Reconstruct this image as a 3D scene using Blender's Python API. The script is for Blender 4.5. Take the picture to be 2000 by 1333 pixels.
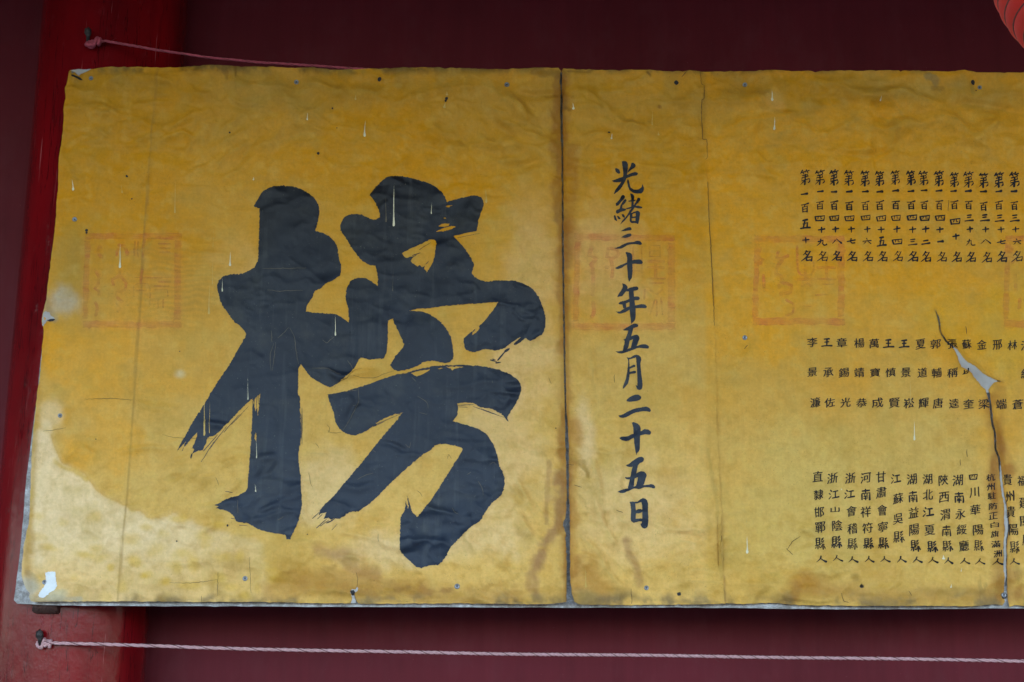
import bpy, bmesh, math, random
import numpy as np
from mathutils import Vector, Matrix
from mathutils.geometry import delaunay_2d_cdt

random.seed(7)
rng = np.random.default_rng(11)
S = bpy.context.scene
for o in list(bpy.data.objects):
    bpy.data.objects.remove(o)
COL = S.collection

# ------------------------------------------------------------------ camera
F = 2777.8                     # focal length in picture widths of 2000
PITCH = math.radians(13.68)
ROLL = math.radians(0.24)
BZ = 2.26                      # height of the notice where the view centre meets it
CAM = Vector((0.0, -2.699, BZ - 0.657))
cam_d = bpy.data.cameras.new('camera')
cam = bpy.data.objects.new('camera', cam_d)
COL.objects.link(cam)
cam_d.sensor_width = 36.0
cam_d.lens = 36.0 * F / 2000.0
cam_d.clip_end = 500
cam.location = CAM
fwd = Vector((0, math.cos(PITCH), math.sin(PITCH)))
cam.rotation_euler = (fwd.to_track_quat('-Z', 'Y').to_matrix() @ Matrix.Rotation(ROLL, 3, 'Z')).to_euler()
R3 = cam.rotation_euler.to_matrix()
S.camera = cam

# ------------------------------------------------------------------ sky, sun, exposure
SUN_EL = math.radians(32)
w = bpy.data.worlds.new('World')
S.world = w
w.use_nodes = True
nt = w.node_tree
sky = nt.nodes.new('ShaderNodeTexSky')
sky.sky_type = 'NISHITA'
sky.sun_disc = False
sky.sun_elevation = SUN_EL
sky.sun_rotation = math.radians(20)
sky.air_density = 1.0
sky.dust_density = 2.5
sky.ozone_density = 1.0
bg = nt.nodes['Background']
bg.inputs[1].default_value = 0.15
nt.links.new(sky.outputs[0], bg.inputs[0])
sd = bpy.data.lights.new('sun', 'SUN')
sd.energy = 2.0
sd.angle = math.radians(0.5)
sd.color = (1, 0.95, 0.87)
sun = bpy.data.objects.new('sun', sd)
COL.objects.link(sun)
sdir = Vector((math.sin(math.radians(20)) * math.cos(SUN_EL), math.cos(math.radians(20)) * math.cos(SUN_EL), math.sin(SUN_EL)))
sun.rotation_euler = (-sdir).to_track_quat('-Z', 'Y').to_euler()
sun.location = (0, 5, 12)
S.view_settings.view_transform = 'Standard'
S.view_settings.look = 'None'
S.view_settings.exposure = 3.3
S.view_settings.gamma = 1.0

# ------------------------------------------------------------------ geometry of the picture
def P(px, py, Y=0.0):
    """world point on the upright plane y=Y seen at a picture position"""
    d = R3 @ Vector(((px - 1000.0) / F, -(py - 666.5) / F, -1.0))
    t = (Y - CAM.y) / d.y
    return CAM + d * t

def Pn(px, py):
    px = np.asarray(px, float); py = np.asarray(py, float)
    M = np.array(R3)
    v = np.stack([(px - 1000) / F, -(py - 666.5) / F, -np.ones_like(px)], -1) @ M.T
    t = (0 - CAM.y) / v[..., 1]
    return CAM.x + v[..., 0] * t, CAM.z + v[..., 2] * t

def proj(x, z):
    M = np.array(R3)
    v = np.stack([x - CAM.x, np.full_like(x, -CAM.y), z - CAM.z], -1) @ M
    return 1000 + F * v[..., 0] / -v[..., 2], 666.5 - F * v[..., 1] / -v[..., 2]

# ------------------------------------------------------------------ material helpers
def srgb(r, g, b):
    f = lambda c: (c / 255 / 12.92) if c / 255 <= 0.04045 else ((c / 255 + 0.055) / 1.055) ** 2.4
    return (f(r), f(g), f(b), 1.0)

class NT:
    def __init__(self, name):
        self.m = bpy.data.materials.new(name)
        self.m.use_nodes = True
        self.t = self.m.node_tree
        self.b = self.t.nodes['Principled BSDF']
        self.tc = self.t.nodes.new('ShaderNodeTexCoord')
    def n(self, typ, **kw):
        nd = self.t.nodes.new(typ)
        for k, v in kw.items():
            if isinstance(k, str) and hasattr(nd, k):
                setattr(nd, k, v)
        return nd
    def link(self, a, b):
        self.t.links.new(a, b)
    def mapping(self, scale=(1, 1, 1), rot=(0, 0, 0), loc=(0, 0, 0)):
        mp = self.n('ShaderNodeMapping')
        mp.inputs['Scale'].default_value = scale
        mp.inputs['Rotation'].default_value = rot
        mp.inputs['Location'].default_value = loc
        self.link(self.tc.outputs['Object'], mp.inputs[0])
        return mp.outputs[0]
    def noise(self, scale, detail=4, rough=0.55, vec=None, dist=0.0):
        nd = self.n('ShaderNodeTexNoise')
        nd.inputs['Scale'].default_value = scale
        nd.inputs['Detail'].default_value = detail
        nd.inputs['Roughness'].default_value = rough
        nd.inputs['Distortion'].default_value = dist
        self.link(vec if vec is not None else self.tc.outputs['Object'], nd.inputs['Vector'])
        return nd.outputs['Fac']
    def ramp(self, fac, stops):
        r = self.n('ShaderNodeValToRGB')
        el = r.color_ramp.elements
        while len(el) < len(stops):
            el.new(0.5)
        for e, (p, c) in zip(el, stops):
            e.position = p
            e.color = c if len(c) == 4 else (*c, 1)
        self.link(fac, r.inputs[0])
        return r.outputs[0]
    def g(self, fac, a, b):
        return self.ramp(fac, [(a, (0, 0, 0)), (b, (1, 1, 1))])
    def mix(self, fac, a, b, mode='MIX'):
        m = self.n('ShaderNodeMix')
        m.data_type = 'RGBA'
        m.blend_type = mode
        for s, v in ((0, fac), (6, a), (7, b)):
            if isinstance(v, (int, float)):
                m.inputs[s].default_value = v
            elif isinstance(v, tuple):
                m.inputs[s].default_value = v if len(v) == 4 else (*v, 1)
            else:
                self.link(v, m.inputs[s])
        return m.outputs[2]
    def math(self, op, a, b=0.0):
        m = self.n('ShaderNodeMath')
        m.operation = op
        for i, v in enumerate((a, b)):
            if isinstance(v, (int, float)):
                m.inputs[i].default_value = v
            else:
                self.link(v, m.inputs[i])
        return m.outputs[0]
    def bump(self, h, strength, dist, prev=None):
        b = self.n('ShaderNodeBump')
        b.inputs['Strength'].default_value = strength
        b.inputs['Distance'].default_value = dist
        self.link(h, b.inputs['Height'])
        if prev is not None:
            self.link(prev, b.inputs['Normal'])
        return b.outputs[0]
    def done(self, col=None, rough=0.5, nrm=None, **kw):
        if col is not None:
            if isinstance(col, tuple):
                self.b.inputs['Base Color'].default_value = col
            else:
                self.link(col, self.b.inputs['Base Color'])
        if isinstance(rough, (int, float)):
            self.b.inputs['Roughness'].default_value = rough
        else:
            self.link(rough, self.b.inputs['Roughness'])
        if nrm is not None:
            self.link(nrm, self.b.inputs['Normal'])
        for k, v in kw.items():
            self.b.inputs[k].default_value = v
        return self.m

def canvas_bump(n, k=1.0):
    """weave, fine rumples and pitting shared by the cloth and everything printed on it"""
    rum = n.noise(16, 5, 0.6, n.mapping((1, 1, 1.7), (0, 0.35, 0)), 0.6)
    b1 = n.bump(rum, 0.22 * k, 0.008)
    rum2 = n.noise(55, 4, 0.6, n.mapping((0.7, 1, 1.3), (0, -0.5, 0)), 0.8)
    b2 = n.bump(rum2, 0.25 * k, 0.003, b1)
    wv = n.noise(700, 2, 0.5, n.mapping((1, 1, 0.35)))
    return n.bump(wv, 0.25, 0.0006, b2)

def mat_canvas():
    n = NT('yellow_oilcloth')
    at = n.n('ShaderNodeVertexColor')
    at.layer_name = 'stain_and_fold_shade'
    c = at.outputs[0]
    # cloudy fading
    cl = n.g(n.noise(7, 6, 0.6), 0.35, 0.68)
    c = n.mix(n.math('MULTIPLY', cl, 0.28), c, (1.06, 1.0, 0.86), 'MULTIPLY')
    c2 = n.g(n.noise(26, 6, 0.65, n.mapping(loc=(3, 1, 7))), 0.42, 0.75)
    c = n.mix(n.math('MULTIPLY', c2, 0.22), c, srgb(186, 160, 92))
    c3 = n.g(n.noise(48, 5, 0.7, n.mapping(loc=(8, 2, 1))), 0.52, 0.78)
    c = n.mix(n.math('MULTIPLY', c3, 0.3), c, srgb(176, 130, 40))
    # woven threads, upright and level
    th = n.noise(260, 2, 0.5, n.mapping((1, 1, 0.06)))
    tv = n.noise(260, 2, 0.5, n.mapping((0.06, 1, 1)))
    c = n.mix(0.10, c, n.ramp(th, [(0.3, (0.78, 0.74, 0.66)), (0.7, (1.18, 1.18, 1.16))]), 'MULTIPLY')
    c = n.mix(0.07, c, n.ramp(tv, [(0.3, (0.78, 0.74, 0.66)), (0.7, (1.18, 1.18, 1.16))]), 'MULTIPLY')
    fm = n.noise(190, 4, 0.7)
    c = n.mix(0.3, c, n.ramp(fm, [(0.3, (0.72, 0.70, 0.62)), (0.7, (1.2, 1.2, 1.18))]), 'MULTIPLY')
    # specks of grime
    sp = n.g(n.noise(420, 3, 0.7), 0.63, 0.72)
    pm = n.g(n.noise(9, 3, 0.6, n.mapping(loc=(5, 5, 2))), 0.4, 0.65)
    c = n.mix(n.math('MULTIPLY', n.math('MULTIPLY', sp, pm), 0.7), c, srgb(70, 58, 30))
    sp2 = n.g(n.noise(150, 4, 0.75, n.mapping(loc=(1, 9, 4))), 0.66, 0.74)
    c = n.mix(n.math('MULTIPLY', sp2, 0.4), c, srgb(84, 66, 30))
    rg = n.math('ADD', n.math('MULTIPLY', cl, 0.12), 0.47)
    return n.done(c, rg, canvas_bump(n), **{'Specular IOR Level': 0.12})

def mat_ink(name='dark_blue_ink', worn=1.0):
    n = NT(name)
    c = n.ramp(n.noise(9, 5, 0.6), [(0.3, srgb(4, 6, 14)), (0.7, srgb(9, 13, 26))])
    # sky reflection on the lower part, painted into the base colour as slate blue
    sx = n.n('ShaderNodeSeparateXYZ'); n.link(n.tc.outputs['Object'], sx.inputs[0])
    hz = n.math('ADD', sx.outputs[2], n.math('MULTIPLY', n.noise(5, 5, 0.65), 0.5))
    sky_tint = n.ramp(n.math('MULTIPLY', hz, 0.8), [(0.28, (1, 1, 1)), (0.86, (0, 0, 0))])
    c = n.mix(n.math('MULTIPLY', sky_tint, .7), c, srgb(38, 49, 66))
    d = n.g(n.noise(14, 6, 0.7, n.mapping(loc=(2, 4, 6))), 0.5, 0.78)
    c = n.mix(n.math('MULTIPLY', d, 0.3 * worn), c, srgb(84, 82, 70))
    st = n.g(n.noise(60, 4, 0.6, n.mapping((1, 1, 0.08))), 0.55, 0.75)
    c = n.mix(n.math('MULTIPLY', st, 0.1 * worn), c, srgb(130, 132, 126))
    sp = n.g(n.noise(330, 3, 0.7), 0.68, 0.74)
    c = n.mix(n.math('MULTIPLY', sp, 0.5 * worn), c, srgb(160, 155, 130))
    rg = n.math('ADD', n.math('MULTIPLY', n.noise(20, 4), 0.12), 0.48)
    return n.done(c, rg, canvas_bump(n, .2), **{'Specular IOR Level': 0.34})

def mat_seal():
    n = NT('faded_red_seal_ink')
    n.done(srgb(238, 60, 66), 0.6, canvas_bump(n))
    a = n.g(n.noise(30, 6, 0.7), 0.28, 0.72)
    l = n.g(n.noise(120, 3, 0.5, n.mapping((0.3, 1, 1.6))), 0.25, 0.7)
    al = n.math('ADD', n.math('MULTIPLY', n.math('MULTIPLY', a, l), 0.38), 0.02)
    n.link(al, n.b.inputs['Alpha'])
    return n.m

def mat_simple(name, col, rough=0.5, var=0.25, scale=40, bump=0.2, bd=0.002, metallic=0.0, dark=None):
    n = NT(name)
    dk = dark or tuple(c * (1 - var) for c in col[:3])
    c = n.ramp(n.noise(scale, 5, 0.65), [(0.3, dk), (0.7, col)])
    b = n.bump(n.noise(scale * 3, 4), bump, bd)
    return n.done(c, rough, b, Metallic=metallic)

def mat_backing():
    n = NT('weathered_grey_sheet')
    c = n.ramp(n.noise(60, 6, 0.7), [(0.3, srgb(96, 88, 82)), (0.5, srgb(150, 145, 142)), (0.66, srgb(196, 192, 192))])
    d = n.g(n.noise(110, 5, 0.75, n.mapping((0.5, 1, 1))), 0.46, 0.6)
    c = n.mix(n.math('MULTIPLY', d, 0.6), c, srgb(84, 68, 60))
    return n.done(c, 0.4, n.bump(n.noise(90, 5), 0.5, 0.003))

def mat_lacquer():
    n = NT('red_lacquer')
    c = n.ramp(n.noise(5, 6, 0.6, n.mapping((1.5, 1.5, 0.4))), [(0.3, srgb(84, 9, 15)), (0.7, srgb(128, 14, 20))])
    d = n.g(n.noise(40, 6, 0.7, n.mapping((1, 1, 0.5))), 0.6, 0.8)
    c = n.mix(n.math('MULTIPLY', d, 0.35), c, srgb(130, 60, 60))
    sc = n.g(n.noise(120, 3, 0.6, n.mapping((1, 1, 0.04))), 0.68, 0.72)
    c = n.mix(n.math('MULTIPLY', sc, 0.35), c, srgb(190, 120, 120))
    b = n.bump(n.noise(7, 3, 0.5, n.mapping((1, 1, 0.3))), 0.25, 0.01)
    b = n.bump(n.noise(60, 5, 0.65, n.mapping((1, 1, 0.6))), 0.25, 0.003, b)
    cr = n.g(n.noise(14, 6, 0.7, n.mapping((2, 2, 0.5), loc=(4, 0, 2))), 0.60, 0.63)
    b = n.bump(cr, 0.3, 0.0015, b)
    ck = n.ramp(n.noise(16, 4, 0.6, n.mapping((2.2, 2.2, 0.12), loc=(1, 7, 2))), [(0.492, (0, 0, 0)), (0.5, (1, 1, 1)), (0.508, (0, 0, 0))])
    c = n.mix(n.math('MULTIPLY', ck, 0.8), c, srgb(30, 4, 8))
    rg = n.math('ADD', n.math('MULTIPLY', n.noise(30, 5, 0.7), 0.25), 0.06)
    return n.done(c, rg, b, **{'Specular IOR Level': 0.16})

def mat_wall():
    n = NT('maroon_painted_wall')
    c = n.ramp(n.noise(2.2, 5, 0.6), [(0.3, srgb(88, 25, 31)), (0.7, srgb(100, 30, 38))])
    st = n.noise(30, 5, 0.65, n.mapping((1, 1, 0.04)))
    c = n.mix(0.45, c, n.ramp(st, [(0.3, (0.8, 0.8, 0.8)), (0.7, (1.2, 1.2, 1.2))]), 'MULTIPLY')
    sp = n.g(n.noise(200, 3, 0.7), 0.68, 0.72)
    c = n.mix(n.math('MULTIPLY', sp, 0.4), c, srgb(150, 90, 96))
    du = n.g(n.noise(11, 5, 0.7, n.mapping((1, 1, 0.5), loc=(2, 3, 4))), 0.5, 0.75)
    c = n.mix(n.math('MULTIPLY', du, 0.3), c, srgb(104, 52, 56))
    b = n.bump(n.noise(70, 3, 0.5, n.mapping((1, 1, 0.05))), 0.12, 0.003)
    b = n.bump(n.noise(500, 2), 0.1, 0.0006, b)
    return n.done(c, 0.6, b, **{'Specular IOR Level': 0.12})

# ------------------------------------------------------------------ object helpers
def link(name, me, mat, parent=None, label=None, kind=None, smooth=True):
    ob = bpy.data.objects.new(name, me)
    COL.objects.link(ob)
    if mat is not None and not me.materials:
        me.materials.append(mat)
    if smooth and len(me.polygons):
        me.polygons.foreach_set('use_smooth', np.ones(len(me.polygons), bool))
    if parent is not None:
        ob.parent = parent
    if label:
        ob['label'] = label
    if kind:
        ob['kind'] = kind
    return ob

def tag(ob, label, cat, group=None):
    ob['label'] = label
    ob['category'] = cat
    if group:
        ob['group'] = group
    return ob

def empty(name, loc, label, cat, group=None):
    o = bpy.data.objects.new(name, None)
    o.empty_display_size = 0.1
    COL.objects.link(o)
    o.location = loc
    return tag(o, label, cat, group)

def wloc(o):
    v = Vector((0, 0, 0))
    while o is not None:
        v += o.location
        o = o.parent
    return v

def mesh_from(name, V, Fc):
    me = bpy.data.meshes.new(name)
    me.from_pydata([tuple(v) for v in V], [], [tuple(f) for f in Fc])
    me.update()
    return me

def tube(pts, rad, seg=8, closed_ends=True):
    """round tube along 3-D points, rad scalar or list"""
    pts = [Vector(p) for p in pts]
    if not hasattr(rad, '__len__'):
        rad = [rad] * len(pts)
    V, Fc = [], []
    up = Vector((0, 0, 1))
    for i, p in enumerate(pts):
        t = (pts[min(i + 1, len(pts) - 1)] - pts[max(i - 1, 0)]).normalized()
        a = t.cross(up)
        if a.length < 1e-3:
            a = t.cross(Vector((1, 0, 0)))
        a.normalize()
        b = t.cross(a)
        for k in range(seg):
            an = 2 * math.pi * k / seg
            V.append(p + (a * math.cos(an) + b * math.sin(an)) * rad[i])
    for i in range(len(pts) - 1):
        for k in range(seg):
            k2 = (k + 1) % seg
            Fc.append((i * seg + k, i * seg + k2, (i + 1) * seg + k2, (i + 1) * seg + k))
    if closed_ends:
        Fc.append(tuple(range(seg)))
        Fc.append(tuple(reversed(range((len(pts) - 1) * seg, len(pts) * seg))))
    return V, Fc

def joinvf(parts):
    V, Fc = [], []
    for v, f in parts:
        o = len(V)
        V += list(v)
        Fc += [tuple(i + o for i in q) for q in f]
    return V, Fc

def crom(pts, step=1.5, closed=True, jit=0.0):
    """smooth curve through traced points"""
    out = []
    n = len(pts)
    rngi = range(n) if closed else range(n - 1)
    for i in rngi:
        if closed:
            p0, p1, p2, p3 = pts[i - 1], pts[i], pts[(i + 1) % n], pts[(i + 2) % n]
        else:
            p0, p1, p2, p3 = pts[max(i - 1, 0)], pts[i], pts[i + 1], pts[min(i + 2, n - 1)]
        L = math.hypot(p2[0] - p1[0], p2[1] - p1[1])
        m = max(1, int(L / step))
        # sharp corners stay sharp
        def ang(a, b, c):
            v1 = (b[0] - a[0], b[1] - a[1]); v2 = (c[0] - b[0], c[1] - b[1])
            l = math.hypot(*v1) * math.hypot(*v2)
            return 1 if l == 0 else (v1[0] * v2[0] + v1[1] * v2[1]) / l
        k1 = 0.5 * max(0.0, ang(p0, p1, p2)); k2 = 0.5 * max(0.0, ang(p1, p2, p3))
        l0 = max(1e-6, math.hypot(p2[0] - p0[0], p2[1] - p0[1])); l3 = max(1e-6, math.hypot(p3[0] - p1[0], p3[1] - p1[1]))
        m1 = ((p2[0] - p0[0]) / l0 * L * 2 * k1, (p2[1] - p0[1]) / l0 * L * 2 * k1)
        m2 = ((p3[0] - p1[0]) / l3 * L * 2 * k2, (p3[1] - p1[1]) / l3 * L * 2 * k2)
        for s in range(m):
            t = s / m
            h1 = 2 * t ** 3 - 3 * t ** 2 + 1; h2 = t ** 3 - 2 * t ** 2 + t
            h3 = -2 * t ** 3 + 3 * t ** 2; h4 = t ** 3 - t ** 2
            x = h1 * p1[0] + h2 * m1[0] + h3 * p2[0] + h4 * m2[0]
            y = h1 * p1[1] + h2 * m1[1] + h3 * p2[1] + h4 * m2[1]
            if jit:
                x += random.gauss(0, jit); y += random.gauss(0, jit)
            out.append((x, y))
    if not closed:
        out.append(pts[-1])
    return out

def inside(poly, X, Y):
    poly = np.asarray(poly, float)
    r = np.zeros(X.shape, bool)
    n = len(poly)
    bx0, by0 = poly.min(0); bx1, by1 = poly.max(0)
    sel = (X >= bx0) & (X <= bx1) & (Y >= by0) & (Y <= by1)
    x = X[sel]; y = Y[sel]; rr = np.zeros(x.shape, bool)
    j = n - 1
    for i in range(n):
        xi, yi = poly[i]; xj, yj = poly[j]
        if yi != yj:
            c = ((yi > y) != (yj > y)) & (x < (xj - xi) * (y - yi) / (yj - yi) + xi)
            rr ^= c
        j = i
    r[sel] = rr
    return r

def ribbon(pts):
    """brush stroke outline from (x, y, width) points"""
    P2 = [(p[0], p[1]) for p in pts]
    L, Rr = [], []
    for i, p in enumerate(pts):
        a = P2[max(i - 1, 0)]; b = P2[min(i + 1, len(pts) - 1)]
        dx, dy = b[0] - a[0], b[1] - a[1]
        l = math.hypot(dx, dy) or 1
        nx, ny = -dy / l, dx / l
        hw = p[2] / 2
        L.append((p[0] + nx * hw, p[1] + ny * hw))
        Rr.append((p[0] - nx * hw, p[1] - ny * hw))
    a, b = pts[-2], pts[-1]
    dx, dy = b[0] - a[0], b[1] - a[1]; l = math.hypot(dx, dy) or 1
    tip = (b[0] + dx / l * b[2] * .35, b[1] + dy / l * b[2] * .35)
    a, b = pts[1], pts[0]
    dx, dy = b[0] - a[0], b[1] - a[1]; l = math.hypot(dx, dy) or 1
    head = (b[0] + dx / l * b[2] * .3, b[1] + dy / l * b[2] * .3)
    return L + [tip] + Rr[::-1] + [head]

# ------------------------------------------------------------------ relief of the cloth (height towards the viewer, metres)
GS = 0.0034
x0g, x1g = P(-40, 1300).x, P(2320, 660).x
z0g, z1g = P(1000, 1230).z, P(1000, 100).z
NX = int((x1g - x0g) / GS) + 2
NZ = int((z1g - z0g) / GS) + 2
gx = x0g + np.arange(NX) * GS
gz = z0g + np.arange(NZ) * GS
GX, GZ = np.meshgrid(gx, gz, indexing='ij')
PX, PY = proj(GX, GZ)

def vnoise(X, Z, scale, seed, octs=4, gain=0.5):
    r = np.random.default_rng(seed)
    out = np.zeros_like(X); amp = 1.0; tot = 0
    for o in range(octs):
        T = r.random((256, 256))
        u = X / scale + 57.3; v = Z / scale + 31.7
        iu = np.floor(u).astype(int); iv = np.floor(v).astype(int)
        fu = u - iu; fv = v - iv
        fu = fu * fu * (3 - 2 * fu); fv = fv * fv * (3 - 2 * fv)
        a = T[iu % 256, iv % 256]; b = T[(iu + 1) % 256, iv % 256]
        c = T[iu % 256, (iv + 1) % 256]; d = T[(iu + 1) % 256, (iv + 1) % 256]
        out += amp * ((a * (1 - fu) + b * fu) * (1 - fv) + (c * (1 - fu) + d * fu) * fv)
        tot += amp; amp *= gain; scale *= 0.5
    return out / tot

N40 = vnoise(PX, PY, 40, 1)
N120 = vnoise(PX, PY, 120, 2)
N14 = vnoise(PX, PY, 14, 3, 3)
N300 = vnoise(PX, PY, 300, 4, 3)

def segdist(poly, pad):
    """distance to a polyline and fraction along it, on the sub-grid near it"""
    poly = np.asarray(poly, float)
    xs, ys = poly[:, 0], poly[:, 1]
    sel = (PX > xs.min() - pad) & (PX < xs.max() + pad) & (PY > ys.min() - pad) & (PY < ys.max() + pad)
    X = PX[sel]; Y = PY[sel]
    best = np.full(X.shape, 1e9); fr = np.zeros(X.shape); side = np.zeros(X.shape)
    n = len(poly) - 1
    for i in range(n):
        ax, ay = poly[i]; bx, by = poly[i + 1]
        dx, dy = bx - ax, by - ay
        L2 = dx * dx + dy * dy + 1e-9
        t = np.clip(((X - ax) * dx + (Y - ay) * dy) / L2, 0, 1)
        d = np.hypot(X - ax - t * dx, Y - ay - t * dy)
        m = d < best
        best[m] = d[m]; fr[m] = (i + t[m]) / n
        side[m] = np.sign((X[m] - ax) * dy - (Y[m] - ay) * dx)
    return sel, best, fr, side

H = np.zeros_like(PX)
H += (N300 - 0.5) * 0.012 + (N120 - 0.5) * 0.006
def sm01(x, a, b):
    t = np.clip((x - a) / (b - a), 0, 1)
    return t * t * (3 - 2 * t)
ZONE = np.clip((1 - sm01(PY, 260, 460)) * 1.0 + sm01(PY, 930, 1080) * .8 + np.exp(-((PX - 1040) / 90) ** 2) * .8 + np.exp(-((PX - 1190) / 80) ** 2) * sm01(PY, 600, 800) * .8 + .22, 0, 1)
def ridged(ax, ay, sc_, seed, pw_):
    a_ = vnoise(PX * ax + PY * .25, PY * ay - PX * .12, sc_, seed, 3)
    return (1 - np.abs(2 * a_ - 1)) ** pw_
H += ridged(.7, 1.3, 150, 21, 5) * .0085 * ZONE
H += ridged(1.1, .8, 95, 22, 6) * .0050 * ZONE
H += ridged(.8, 1.5, 52, 23, 6) * .0034 * np.clip(ZONE + .15, 0, 1)
H += ridged(1.2, 1.0, 30, 24, 5) * .0013 * np.clip(ZONE + .2, 0, 1)
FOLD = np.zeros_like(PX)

def crease(poly, sig, amp, taper=True, one=0.0):
    sel, d, fr, sd_ = segdist(poly, sig * 5 + 3)
    tp = np.sin(np.pi * np.clip(fr, 0.02, 0.98)) if taper else 1.0
    g = np.exp(-(d / sig) ** 2)
    if one:                      # one flank steep, the other long
        g = np.where(sd_ > 0, g, np.exp(-(d / (sig * one)) ** 2))
    H[sel] += amp * tp * g
    FOLD[sel] = np.maximum(FOLD[sel], np.clip(abs(amp) / .004, 0, 1) * tp * np.exp(-((d / (sig * .8)) ** 2)) * (sd_ < 0))

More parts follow.
